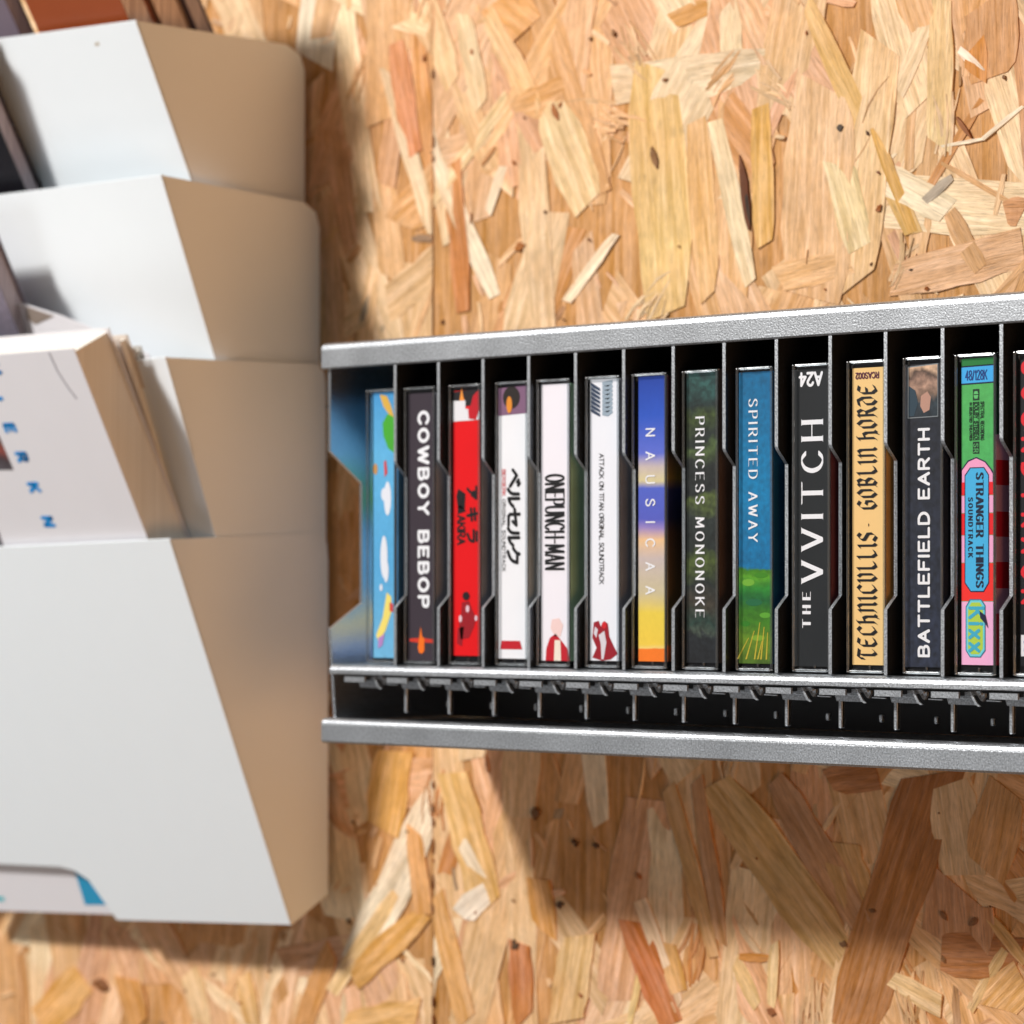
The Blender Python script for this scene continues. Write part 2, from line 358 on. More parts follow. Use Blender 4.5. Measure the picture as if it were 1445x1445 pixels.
# the dark broken line where the boards meet
z = ZB + .02
while z < ZT - .02:
    L = rnd.uniform(.001, .006)
    if rnd.random() < (.62 if z < -.04 else .12):
        add_strand(JX + .0006, z, L, .0011, R(90), .0016, lin(rnd.choice([(74, 46, 28), (110, 72, 44), (140, 94, 58)])), (.5, .5))
    z += L + rnd.uniform(.001, .005)
def vis(t):
    c = Vector(t[1][0][:3]); d = (c - CAM); k = d.dot(DV); x = d.dot(RV) / k * FPX + PX0; y = PY0 - d.z / k * FPX
    return -150 < x < 1595 and -150 < y < 1595
allst.sort(key=lambda t: -(t[0] + (0 if vis(t) else -50)))
cnt = {'L': 0, 'R': 0}; LIM = {'L': 200, 'R': 295}
rest = {'L': ([], [], [], []), 'R': ([], [], [], [])}
for A, top, seg, side, col in allst:
    if cnt[side] < LIM[side]:
        cnt[side] += 1
        V, F, UV = strand_faces(top, seg, WALL - .0001)
        o = bpy.data.objects.new('wood_strand', mesh_from('wood_strand', V, F, UV, [col] * len(V)))
        COL.objects.link(o); o.parent = boards[side]
    else:
        V, F, UV = strand_faces(top, seg, WALL - .0001); a, b, c, d = rest[side]; n = len(a)
        a += V; b += [tuple(i + n for i in f) for f in F]; c += UV; d += [col] * len(V)
for side in 'LR':
    a, b, c, d = rest[side]
    o = bpy.data.objects.new('small_wood_strands', mesh_from('small_wood_strands', a, b, c, d)); COL.objects.link(o)
    o.parent = boards[side]; o['kind'] = 'stuff'

# ------------------------------------------------------------------ the silver cassette rack
PITCH = .02348; DX0 = -.0630
def divx(k): return DX0 + PITCH * k
SX0, SX1 = -.1035, divx(14) + .004
YB = .0735
rack = empty('cassette_rack', (.06, YB, -.0605), 'long silver steel rack with upright dividers holding a row of cassettes on the wood wall', 'rack')
def u_panel(z_out, z_face, sgn):
    """top or bottom sheet with its folded front face and rounded hem"""
    bm = bmesh.new(); t = .0014; r = .0028; pts = []
    zt = z_out; s = sgn
    # profile in y,z : outer surface from the back, round the front fold, down the face, hem and back inside
    if s > 0:      # top panel: the fold is at the top
        prof = [(YB, zt), (r, zt)]
        for i in range(1, 6): a = R(90) * i / 5; prof.append((r - r * math.sin(a), zt - r + r * math.cos(a)))
        prof += [(0, z_face + .0006), (.0006, z_face), (t, z_face), (t, zt - r)]
        prof += [(r, zt - t), (YB, zt - t)]
    else:          # bottom panel: the face stands up in front of the floor of the rack
        prof = [(YB, zt), (.0008, zt), (0, zt + .0008), (0, z_face - r)]
        for i in range(1, 6): a = R(90) * i / 5; prof.append((r - r * math.cos(a), z_face - r + r * math.sin(a)))
        prof += [(r + .0016, z_face), (r + .0034, z_face - .0016), (YB, z_face - .0016)]
    prism(bm, [Vector((SX0, y, z)) for y, z in prof], (SX1 - SX0, 0, 0))
    return bm
link('top_panel', u_panel(.1000, .0895, 1), M_METAL, rack)
link('bottom_panel', u_panel(-.0607, -.0507, -1), M_METAL, rack)
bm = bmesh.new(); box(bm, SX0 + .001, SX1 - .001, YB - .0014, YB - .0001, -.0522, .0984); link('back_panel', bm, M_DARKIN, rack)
def plate(prof, x, t): 
    bm = bmesh.new(); prism(bm, [Vector((x - t/2, y, z)) for y, z in prof], (t, 0, 0))
    bmesh.ops.bevel(bm, geom=[e for e in bm.edges if all(v.co.y < .03 for v in e.verts) and e.calc_face_angle(0) > .9], offset=.0003, segments=1, affect='EDGES')
    return bm
E0, E1 = .0022, .0202
link('end_panel', plate([(YB-.002,-.0522),(E0+.003,-.0522),(E0,-.0148),(E1,-.0045),(E1,.0440),(E0,.0565),(E0,.0985),(YB-.002,.0985)], SX0+.0024, .0015), M_METAL_IN, rack)
dprof = [(.068,-.0288),(.0008,-.0288),(.0008,-.0062),(.0068,-.0012),(.0068,.0452),(.0016,.0500),(.0008,.0512),(.0008,.0895),(.0022,.0984),(.068,.0984)]
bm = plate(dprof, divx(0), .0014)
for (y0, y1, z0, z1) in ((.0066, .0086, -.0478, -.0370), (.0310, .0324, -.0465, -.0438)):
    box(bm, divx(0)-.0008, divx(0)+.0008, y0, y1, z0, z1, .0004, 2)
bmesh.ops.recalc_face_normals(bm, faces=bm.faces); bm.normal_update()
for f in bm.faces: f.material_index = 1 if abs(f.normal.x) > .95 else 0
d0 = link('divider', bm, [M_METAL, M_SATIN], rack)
# bent catch under the rail, one per bay
def catch_bm():
    bm = bmesh.new(); X = divx(0)
    def pl(pts, y, d, t=.0009): prism(bm, [Vector((X + a/1000, y + (d if i in (2, 3) else 0), z/1000)) for i, (a, z) in enumerate(pts)], (0, t, 0))
    pl([(-4.6,-33.9),(6.6,-33.9),(6.6,-36.0),(-4.6,-36.0)], .0006, 0)
    pl([(6.7,-33.9),(12.6,-33.5),(13.4,-34.2),(13.2,-34.8),(6.7,-35.2)], .0042, 0)
    pl([(-2.2,-35.4),(8.2,-35.3),(10.6,-38.4),(-1.2,-38.3)], .0062, 0)
    pl([(9.2,-33.7),(10.0,-33.8),(12.4,-37.6),(13.8,-38.6),(12.8,-38.7),(11.4,-37.9)], .0030, 0, .0006)
    pl([(10.6,-34.2),(14.2,-34.3),(14.2,-35.6),(13.2,-37.0),(12.4,-36.6)], .0050, 0, .0012)
    pl([(14.8,-36.5),(20.6,-36.7),(20.6,-37.0),(14.8,-36.9)], .0050, 0, .0006)
    bevel_all(bm, .00018)
    return bm
c0 = link('catch_tab', catch_bm(), M_METAL, rack)
for k in range(1, 14):
    for src in (d0, c0):
        o = src.copy(); COL.objects.link(o); o.parent = rack; o.location = src.location + Vector((PITCH * k, 0, 0))
o = c0.copy(); COL.objects.link(o); o.parent = rack; o.location = c0.location - Vector((PITCH, 0, 0))
bm = bmesh.new()
prof = [(.068,-.0290),(.0030,-.0290)]
for i in range(1, 8): a = R(78)*i/7; prof.append((.0030-.0029*math.sin(a), -.0319+.0029*math.cos(a)))
prof += [(.0001,-.0328),(.0012,-.0331),(.0030,-.0306),(.068,-.0306)]
prism(bm, [Vector((SX0 + .0045, y, z)) for y, z in prof], (SX1 - SX0 - .006, 0, 0))
link('tape_rail', bm, M_METAL, rack)

# ------------------------------------------------------------------ lettering: pen strokes on a small grid
G = {
 'A': ('0,0 2.2,6 4.4,0|.8,2.1 3.6,2.1', 4.4), 'B': ('0,0 0,6|~0,6 2.4,6 3.4,5.2 3.2,3.7 2.2,3.15 0,3.15|~0,3.15 2.6,3.1 3.8,2.2 3.6,.7 2.4,0 0,0', 3.8),
 'C': ('~4.2,4.9 3.2,5.9 2,6 .6,5 0,3 .6,1 2,0 3.2,.1 4.2,1.1', 4.3), 'D': ('0,0 0,6|~0,6 2,6 3.6,5 4.2,3 3.6,1 2,0 0,0', 4.2),
 'E': ('3.4,6 0,6 0,0 3.5,0|0,3.1 2.8,3.1', 3.6), 'F': ('3.4,6 0,6 0,0|0,3.1 2.7,3.1', 3.4),
 'G': ('~4.2,4.9 3.2,5.9 2,6 .6,5 0,3 .6,1 2,0 3.3,.2 4.2,1|4.2,1 4.2,2.8 2.6,2.8', 4.4), 'H': ('0,0 0,6|4,0 4,6|0,3.1 4,3.1', 4),
 'I': ('0,0 0,6', .3), 'J': ('~2.4,6 2.4,1.6 1.8,.3 .8,0 0,.9', 2.5), 'K': ('0,0 0,6|3.8,6 0,2.5|1.3,3.6 4,0', 4),
 'L': ('0,6 0,0 3.4,0', 3.4), 'M': ('0,0 .3,6 2.5,1 4.7,6 5,0', 5), 'N': ('0,0 0,6 4.1,0 4.1,6', 4.1),
 'O': ('~2.3,6 .7,5.1 0,3 .7,.9 2.3,0 3.9,.9 4.6,3 3.9,5.1 2.3,6', 4.6), 'P': ('0,0 0,6|~0,6 2.5,6 3.6,5.3 3.5,3.5 2.4,2.8 0,2.8', 3.6),
 'Q': ('~2.3,6 .7,5.1 0,3 .7,.9 2.3,0 3.9,.9 4.6,3 3.9,5.1 2.3,6|2.8,1.4 4.6,-.5', 4.6),
 'R': ('0,0 0,6|~0,6 2.4,6 3.5,5.3 3.4,3.7 2.3,3 0,3|1.8,3 3.9,0', 3.9),
 'S': ('~3.5,5 2.7,5.9 1.5,6 .3,5.3 .3,4.1 1.6,3.3 3,2.6 3.7,1.6 3.2,.4 2,0 .8,.2 0,1.1', 3.7),
 'T': ('0,6 4,6|2,6 2,0', 4), 'U': ('~0,6 0,1.8 .7,.4 2.1,0 3.5,.4 4.2,1.8 4.2,6', 4.2), 'V': ('0,6 2.2,0 4.4,6', 4.4),
 'W': ('0,6 1.5,0 3,5.4 4.5,0 6,6', 6), 'X': ('0,0 4,6|0,6 4,0', 4), 'Y': ('0,6 2.1,3 4.2,6|2.1,3 2.1,0', 4.2), 'Z': ('0,6 4,6 0,0 4,0', 4),
 '-': ('.2,3 2,3', 2.2), '/': ('0,0 2,6', 2), '.': ('0,0 .1,.3', .4), ' ': ('', 2.2),
 '0': ('~1.8,6 .4,5 0,3 .4,1 1.8,0 3.2,1 3.6,3 3.2,5 1.8,6', 3.6), '1': ('.4,4.8 1.5,6 1.5,0', 2), '2': ('~0,4.8 .8,5.9 2.2,6 3.3,5 3,3.6 1.4,1.6 0,0|0,0 3.5,0', 3.5),
 '4': ('2.7,0 2.7,6 0,1.8 3.7,1.8', 3.7), '8': ('~1.8,6 .4,5.3 .5,3.8 1.8,3.1 3.3,2.2 3.4,.7 1.8,0 .2,.7 .3,2.2 1.8,3.1 3.1,3.8 3.2,5.3 1.8,6', 3.5),
 'i': ('0,0 0,3.6|0,4.9 .1,5.3', .4), 'x': ('0,0 3,4|0,4 3,0', 3),
 # kana
 'ベ': ('0,2.6 1.7,4.6 5,1.2|3.2,5.6 3.8,4.9|4.2,6.1 4.8,5.4', 5), 'ル': ('~1.6,5.6 1.5,2.6 .9,1 0,.1|3,5.8 3,.4 ~|~3,.4 4.4,1.2 5.4,2.7', 5.4),
 'セ': ('0,3.5 5,4.4 3.9,2.6|1.6,6 1.6,1.1 2.2,.3 4.9,.3', 5), 'ク': ('~1.8,6 1.3,4.3 0,2.8|1.6,4.9 4.5,4.9|~4.5,4.9 4,2.7 2.9,1.1 1,0', 4.7),
 'ア': ('0,5.6 5,5.6 3.6,3.6|~2.5,4.4 2.4,2.2 .8,0', 5), 'キ': ('0,4.4 4.8,5|0,2.2 5,2.8|2.1,6 3,0', 5), 'ラ': ('.7,5.9 4.4,5.9|0,4 4.8,4|~4.8,4 4.2,1.6 1.6,0', 5),
 # broken blackletter capitals
 'ª': ('', 1),
}
BL = {  # blackletter forms: broken strokes for a slanted broad nib
 'T': ('0,5.2 .8,5.9 4.4,5.6|2.3,5.6 1.7,4.6 1.7,1 2.6,.1 4,1|.3,5.4 0,4', 4.3), 'E': ('3.8,5.6 1.6,5.9 .4,4.6 .4,1.2 1.7,.1 3.8,.9|.5,3.1 2.9,3.3', 4),
 'C': ('3.8,5.1 2.4,6 .4,4.7 .4,1.4 1.9,.1 3.8,1.1', 4), 'H': ('.7,6 .7,.5 0,.1|.7,3.6 2.6,4.2 3.3,3.2 3.3,.8 2.6,-.6|3.3,3 3.3,.4 4,0|0,5.6 1.4,6.2', 4.1),
 'N': ('0,5.2 .8,5.7 .8,.6 0,.2|.8,4.8 2.7,5.9 3.5,5 3.5,.7 4.2,.1', 4.2), 'I': ('0,5.4 .9,5.8 .9,.8 1.7,.1', 1.8),
 'V': ('0,5.6 .8,5.9 .8,1.3 2.2,.1 3.6,1.2 3.6,5 2.6,5.9', 4.1), 'L': ('.2,5.6 1,6.1 1,1.2 2.1,.1 3.9,.8', 4),
 'S': ('3.5,5.2 2.2,6 .5,4.9 .6,3.9 3.3,2.7 3.4,1.2 1.9,0 0,.9', 3.8), 'G': ('3.7,5.3 2.1,6 .4,4.6 .4,1.4 2,.1 3.7,1.1 3.7,3.1 2.2,3.4', 4.1),
 'O': ('1.9,6 .4,4.7 .4,1.4 1.9,.1 3.5,1.4 3.5,4.7 1.9,6', 4), 'B': ('0,5.6 .8,5.9 .8,.6 0,.1|.8,5.4 2.5,6 3.4,4.9 2.4,3.3 .9,3.1|2.4,3.3 3.6,2.2 3.5,1.1 2.1,.1 .8,.8', 3.9),
 'R': ('0,5.6 .8,5.9 .8,.6 0,.1|.8,5.4 2.5,6 3.4,4.8 2.4,3.3 .9,3.1|2.3,3.2 3.3,1.1 4.2,.2', 4.1), 'D': ('0,5.6 2.4,6 3.6,4.4 3.6,1.5 2,.1 .5,1.2 .5,3.4 2.2,4.4', 4),
 '-': ('0,2.8 2.2,2.8', 2.4), ' ': ('', 1.4),
}
def catmull(p, n=4):
    out = []; P = [p[0]] + p + [p[-1]]
    if (Vector(p[0]) - Vector(p[-1])).length < 1e-6: P = [p[-2]] + p + [p[1]]
    for i in range(1, len(P) - 2):
        a, b, c, d = (Vector(q) for q in P[i-1:i+3])
        for k in range(n):
            t = k / n
            out.append(.5 * ((2*b) + (c-a)*t + (2*a-5*b+4*c-d)*t*t + (3*b-a-3*c+d)*t**3))
    out.append(Vector(p[-1])); return out
def glyph_strokes(ch, black=False):
    s, wd = (BL if black and ch in BL else G)[ch]; res = []
    for part in s.split('|'):
        part = part.replace(' ~', '').strip()
        if not part: continue
        sm = part.startswith('~'); part = part.lstrip('~')
        pts = [tuple(float(v) for v in q.split(',')) for q in part.split()]
        res.append((catmull(pts) if sm and len(pts) > 2 else [Vector(q) for q in pts], sm))
    return res, wd
def hull(pts):
    pts = sorted(set((round(p[0], 6), round(p[1], 6)) for p in pts))
    def half(ps):
        h = []
        for p in ps:
            while len(h) > 1 and (h[-1][0]-h[-2][0])*(p[1]-h[-2][1]) - (h[-1][1]-h[-2][1])*(p[0]-h[-2][0]) <= 0: h.pop()
            h.append(p)
        return h[:-1]
    return half(pts) + half(pts[::-1])
def letters(bm, text, style, x_of, y, start, end, cap0, cap1, up=False, tight=None, flat=None):
    """write text along a spine. start/end: z where the text begins/ends, cap0: x of the baseline, cap1: x of the cap line.
    flat=(x0,x1,z0,z1): write it level instead (cap direction z)."""
    pen, nib, ser, sq = {'sans': (.85, None, 0, 0), 'bold': (1.5, None, 0, 0), 'thin': (.55, None, 0, 0), 'sansm': (1.0, None, 0, 0), 'fat': (1.75, None, 0, 0), 'heavy': (1.75, None, 0, 0), 'cond': (1.15, (.35, 0), 0, 0),
        'serif': (.30, (.42, 0), .75, 0), 'serifb': (.45, (.8, 0), .9, 0), 'black': (.16, (.62, 42), 0, 0)}[style]
    widths = []; black = style == 'black'
    for ch in text: widths.append(glyph_strokes(ch, black)[1])
    gaps = len(text) - 1; total = sum(widths)
    if flat: L = abs(flat[1] - flat[0]); cap = abs(flat[3] - flat[2])
    else: L = abs(end - start); cap = abs(cap1 - cap0)
    u = cap / 6.0
    gx = tight or 1.0                                          # how much wider than high the letters are drawn
    ux = u * gx
    gap = (L - total * ux) / max(gaps, 1)
    if gap < .5 * ux: ux = L / (total + gaps * 1.3); gap = 1.3 * ux
    def place(a, c):
        if flat: return (flat[0] + a, y, flat[2] + c) if flat[1] > flat[0] else (flat[0] - a, y, flat[2] - c)
        sg = 1 if cap1 > cap0 else -1
        return (cap0 + sg * c, y, start + (a if end > start else -a))
    adv = 0
    def face(poly):
        vs = [bm.verts.new(place(*p)) for p in poly]
        try: bm.faces.new(vs)
        except ValueError: pass
    lift = [0]
    for ch, wd in zip(text, widths):
        st, _ = glyph_strokes(ch, black)
        for pts, sm in st:
            P = [(adv + p[0] * ux, p[1] * u) for p in pts]
            def stamp(q):
                r = pen * min(u, ux) / 2; o = [(q[0] + r * math.cos(t), q[1] + r * math.sin(t)) for t in (.4, 1.17, 1.96, 2.74, 3.53, 4.3, 5.1, 5.9)]
                if nib:
                    dx = nib[0] * min(u, ux) * math.cos(R(nib[1])); dy = nib[0] * u * math.sin(R(nib[1]))
                    o = [(a + s * dx, b + s * dy) for a, b in o for s in (-1, 1)]
                return o
            for a, b in zip(P, P[1:]): face(hull(stamp(a) + stamp(b)))
            if ser and not sm:
                for q in (P[0], P[-1]):
                    if q[1] < .2 * u or q[1] > 5.8 * u:
                        hw = ser * ux; th = pen * u * .55; s = 1 if q[1] > 3 * u else -1
                        face([(q[0]-hw, q[1]-th/2 + s*.1*u), (q[0]+hw, q[1]-th/2 + s*.1*u), (q[0]+hw, q[1]+th/2 + s*.1*u), (q[0]-hw, q[1]+th/2 + s*.1*u)])
        adv += wd * ux + gap
def solid(bm, t=.00005):
    """give flat print a hair of thickness towards the wall"""
    # successive faces overlap: step each a hair so none shares a plane
    for i, f in enumerate(list(bm.faces)):
        for v in f.verts: v.co.y -= (i % 9) * .0000035
def text_obj(parent, specs, mat, name='title_lettering'):
    bm = bmesh.new()
    for s in specs: letters(bm, **s)
    solid(bm)
    o = link(name, bm, mat, parent); return o
def patch_obj(parent, polys, mat, name, y):
    bm = bmesh.new()
    for p in polys: prism(bm, [Vector((x, y, z)) for x, z in p], (0, .00004, 0))
    return link(name, bm, mat, parent)

# ------------------------------------------------------------------ the cassettes
YC = .0030; YK = .0046            # front of the case, front of the printed card
ZC0, ZC1 = -.0287, .0806
def kx(px): return on_y(px, 835, YK).x
def kz(px, py): return on_y(px, py, YK).z
# px left, px right, y top, y bottom, card material, side colour
T = [
 dict(l=527, r=556, t=555, b=928, label='cassette with pale blue cloudy spine, leftmost in the row beside the end panel', side=(70,120,160)),
 dict(l=576, r=613, t=556, b=932, label='dark plum spined cassette titled COWBOY BEBOP in fat white letters', side=(170,172,182)),
 dict(l=640, r=677, t=552, b=925, label='bright red spined cassette with black AKIRA lettering', side=(160,164,176)),
 dict(l=704, r=744, t=548, b=929, label='white spined cassette with black Japanese lettering and a red mark at its foot', side=(214,220,220)),
 dict(l=764, r=803, t=543, b=932, label='white spined cassette titled ONEPUNCH-MAN in tall condensed black letters', side=(176,212,176)),
 dict(l=833, r=873, t=536, b=932, label='white spined cassette with grey feather emblem on top and tiny black title', side=(150,152,162)),
 dict(l=901, r=938, t=532, b=933, label='cassette with blue to yellow sunset spine titled NAUSICAA', side=(92,70,50)),
 dict(l=969, r=1012, t=523, b=935, label='dark mossy spined cassette titled PRINCESS MONONOKE in thin white letters', side=(96,74,62)),
 dict(l=1043, r=1089, t=526, b=936, label='cassette with blue sky over green hill spine titled SPIRITED AWAY', side=(24,80,120)),
 dict(l=1118, r=1170, t=522, b=940, label='charcoal spined cassette titled THE VVITCH in large white serif letters', side=(110,56,60)),
 dict(l=1203, r=1248, t=520, b=938, label='tan spined cassette titled TECHNICVLLIS in black blackletter', side=(220,164,90)),
 dict(l=1277, r=1329, t=515, b=941, label='navy speckled cassette titled BATTLEFIELD EARTH in white capitals', side=(40,40,54)),
 dict(l=1357, r=1402, t=507, b=938, label='green and red cassette titled STRANGER THINGS on a blue panel', side=(170,30,46)),
 dict(l=1440, r=1486, t=508, b=940, label='black spined cassette with red lettering, cut off by the right edge', side=(30,28,34)),
]
def card_mat(i, z0, z1):
    P = paint
    return {
      0: lambda: art('sky_print', [(0,(110,178,216)), (.35,(84,164,212)), (.75,(96,176,220)), (1,(70,150,205))], z0, z1, .05, 60, noise=.05),
      1: lambda: P((58,49,58), .4, 'plum_print', .4, 0, .1), 2: lambda: P((222,0,12), .4, 'red_print', .4, 0, .04),
      3: lambda: P((234,234,238), .45, 'white_print', .4, 0, .03), 4: lambda: P((236,231,238), .45, 'white_print', .4, 0, .02),
      5: lambda: P((232,233,240), .45, 'white_print', .4, 0, .02),
      6: lambda: art('sunset_print', [(0,(240,120,30)), (.043,(240,122,30)), (.046,(236,206,120)), (.06,(234,200,70)), (.17,(230,202,74)), (.24,(200,186,150)), (.36,(196,180,176)), (.43,(232,190,140)),
            (.47,(150,130,190)), (.50,(84,92,188)), (.61,(80,98,196)), (.635,(214,200,150)), (.685,(196,180,176)), (.73,(92,108,204)), (.86,(40,84,190)), (1,(24,62,160))], z0, z1, .012, 70, noise=.03),
      7: lambda: art('moss_print', [(0,(24,26,30)), (.1,(28,32,36)), (.11,(60,70,60)), (.14,(36,60,52)), (.2,(56,50,40)), (.26,(34,40,38)), (.34,(70,84,36)), (.38,(30,36,34)), (.5,(38,44,42)),
            (.55,(84,98,48)), (.58,(30,34,34)), (.68,(34,38,36)), (.74,(74,92,50)), (.76,(30,36,36)), (.84,(60,74,34)), (.88,(30,44,42)), (.96,(44,84,80)), (1,(26,40,42))], z0, z1, .07, 110, noise=.5),
      8: lambda: art('hill_print', [(0,(70,100,20)), (.08,(96,130,24)), (.18,(50,112,20)), (.14,(60,120,20)), (.22,(20,96,44)), (.26,(40,128,40)), (.3,(84,150,30)), (.323,(56,120,16)), (.33,(0,106,156)), (.6,(0,118,168)), (1,(0,98,144))], z0, z1, .02, 160, noise=.22),
      9: lambda: P((30,33,36), .4, 'charcoal_print', .4, 0, .25), 10: lambda: P((238,198,132), .45, 'tan_print', .4, 0, .03),
      11: lambda: art('starry_print', [(0,(36,42,60)), (1,(24,26,34))], z0, z1, .05, 90, noise=.55),
      12: lambda: art('green_print', [(0,(60,170,96)), (1,(80,176,90))], z0, z1, .3, 120, noise=.1),
      13: lambda: P((20,20,26), .4, 'black_print', .4, 0, .1)}[i]()
cards = []
for i, t in enumerate(T):
    x0, x1 = kx(t['l']), kx(t['r']); zt, zb = kz(t['l'], t['t']), kz(t['l'], t['b'])
    mid = (x0 + x1) / 2
    cw = .0168; dL = divx(i - 1) + .0009 if i else -.0985; dR = divx(i) - .0009
    cx1 = min(max(x1 + .0016, mid + cw / 2), dR - .0004); cx0 = cx1 - cw
    if cx0 < dL: cx0 = dL
    tp = empty('cassette_tape', ((cx0 + cx1) / 2, YC, ZC0), t['label'], 'cassette', 'cassettes standing in the silver rack')
    # clear shell
    bm = bmesh.new(); w_ = .0011; yb = YC + .0665
    box(bm, cx0, cx1, YC, YC + w_, ZC0 + .0002, ZC1, .0003, 1)
    box(bm, cx1 - w_, cx1, YC + w_ + .0001, yb, ZC0 + .0002, ZC1); box(bm, cx0, cx0 + w_, YC + w_ + .0001, yb, ZC0 + .0002, ZC1)
    link('clear_case', bm, M_CLEAR, tp)
    bm = bmesh.new()      # thicker rims, ledges and hinge lugs that catch the light
    box(bm, cx0 + .0002, cx0 + .0012, YC - .0003, YC + .0006, ZC0 + .0006, ZC1 - .0004, .0004, 3)
    box(bm, cx1 - .0012, cx1 - .0001, YC - .0003, YC + .0006, ZC0 + .0006, ZC1 - .0004, .0004, 3)
    box(bm, cx0 + .0013, cx1 - .0013, YC - .0002, YC + .0008, ZC0 + .0004, ZC0 + .0015, .0004, 3)
    box(bm, cx0 + .0013, cx1 - .0013, YC - .0002, YC + .0008, ZC1 - .0013, ZC1 - .0003, .0004, 3)
    link('case_rim', bm, M_RIM, tp)
    xm = (cx0 + cx1) / 2 + .0006
    for q in ((xm - .0005, xm + .0005, YC + .0013, YC + .0022, ZC0 + .0016, ZC0 + .0030), (cx0 + .0014, cx0 + .0040, YC + .0013, YC + .0030, ZC0 + .0012, ZC0 + .0020),
              (cx0 + .0012, cx0 + .0020, YC + .0013, YC + .0040, ZC1 - .0030, ZC1 - .0015)):
        bm = bmesh.new(); box(bm, *q, .0002, 1); link('hinge_lug', bm, M_RIM, tp)
    bm = bmesh.new(); box(bm, cx0 + .0013, cx1 - .0022, YK + .0006, yb - .001, ZC0 + .0008, ZC1 - .0008, .0004, 1)
    link('tape_body', bm, M_BODY, tp)
    # card: spine and the cover that folds back along the right side
    bm = bmesh.new()
    box(bm, x0, min(x1, cx1 - .0013), YK, YK + .0003, zb, zt)
    box(bm, cx1 - .0020, cx1 - .0014, YK + .0009, yb - .002, zb, zt, mi=1)
    if i == 0: box(bm, cx0 - .0004, cx0 - .0001, YK + .002, yb - .002, zb, zt, mi=2)
    if i == 6: sm = art('sunset_cover', [(0,(120,60,20)), (.05,(180,80,20)), (.06,(110,84,40)), (.45,(70,50,36)), (.5,(24,26,60)), (.6,(30,34,80)), (.64,(120,96,40)), (.7,(80,60,40)), (.75,(20,20,26)), (1,(60,10,16))], zb, zt, .02, 80)
    elif i == 12: sm = art('striped_cover', [(0,(190,20,40))] + [(k / 12, (190,20,40) if k % 2 else (196,140,166)) for k in range(1, 9)] + [(.75, (20,60,40))], zb, zt, 0, 80, hard=True)
    else: sm = paint(t['side'], .35, 'cover_print', .4, 0, .35)
    cov = art('sky_cover', [(0,(110,150,210)), (.15,(230,220,170)), (.25,(110,180,226)), (.5,(120,190,236)), (.62,(100,180,120)), (.8,(120,190,236)), (1,(100,170,220))], zb, zt, .15, 60) if i == 0 else sm
    cd_ = link('inlay_card', bm, [card_mat(i, zb, zt), sm, cov], tp)
    cards.append((cd_, x0, x1, zb, zt))

Y1 = YK - .00008; Y2 = YK - .00014; Y3 = YK - .00020
def zz(i, py): return kz(T[i]['l'], py)
def poly(i, pts): return [(kx(a), zz(i, b)) for a, b in pts]
def ell(i, cx, cy, rx, ry, n=16, a0=0): return poly(i, [(cx + rx * math.cos(t * 2 * math.pi / n), cy + ry * math.sin(t * 2 * math.pi / n)) for t in range(n)])
def wr(i, text, style, ys, ye, xb, xc, mat, tight=None, name='title_lettering', y=None):
    return text_obj(cards[i][0], [dict(text=text, style=style, x_of=None, y=y or Y2, start=zz(i, ys), end=zz(i, ye), cap0=kx(xb), cap1=kx(xc), tight=tight)], mat, name)
WH = paint((236,236,240), .45, 'white_ink'); BK = paint((16,14,18), .45, 'black_ink'); RD = paint((206,14,32), .45, 'red_ink')
def pat(i, polys, rgb, name='printed_shape', y=None):
    if name == 'printed_shape' and len(polys) > 1: return [pat(i, [q], rgb, name, y) for q in polys]
    return patch_obj(cards[i][0], polys, paint(rgb, .45, 'print_ink'), name, y or Y1)
# 0 cloudy sky
pat(0, [poly(0, [(547,585),(556,590),(556,640),(548,634),(541,615),(540,598)])], (70,166,46))
pat(0, [poly(0, [(536,557),(546,560),(552,574),(556,590),(549,586),(541,574)])], (216,170,70))
for q_, cl in enumerate(((547, 704, 5, 24), (542, 698, 4, 9), (542, 786, 5, 30), (545, 806, 3.5, 16), (538, 829, 2, 5))):
    pat(0, [ell(0, *cl)], (222,224,232), 'printed_cloud', y=YK - .00008 - q_ * .00001)
pat(0, [poly(0, [(546,836),(552,842),(553,862),(544,890),(534,905),(531,896),(540,872)])], (236,214,110))
pat(0, [poly(0, [(550,850),(555,852),(555,864),(550,862)]), poly(0, [(542,652),(545,650),(547,668),(543,674)])], (206,70,70), y=Y2)
pat(0, [poly(0, [(534,900),(543,894),(540,910),(534,915)])], (176,130,190), y=Y2)
pat(0, [ell(0, 530, 662, 3, 8)], (190,140,80))
# 1
wr(1, 'COWBOY BEBOP', 'heavy', 583, 855, 591.5, 604.5, WH, 1.2)
pat(1, [poly(1, [(578,901),(593,900),(593,907),(578,905)]), poly(1, [(598,900),(612,902),(612,907),(598,906)])], (206,52,32))
pat(1, [poly(1, [(594,884),(596,898),(599,900),(599,918),(596,922),(592,921),(590,914),(592,899)])], (236,112,20), y=Y2)
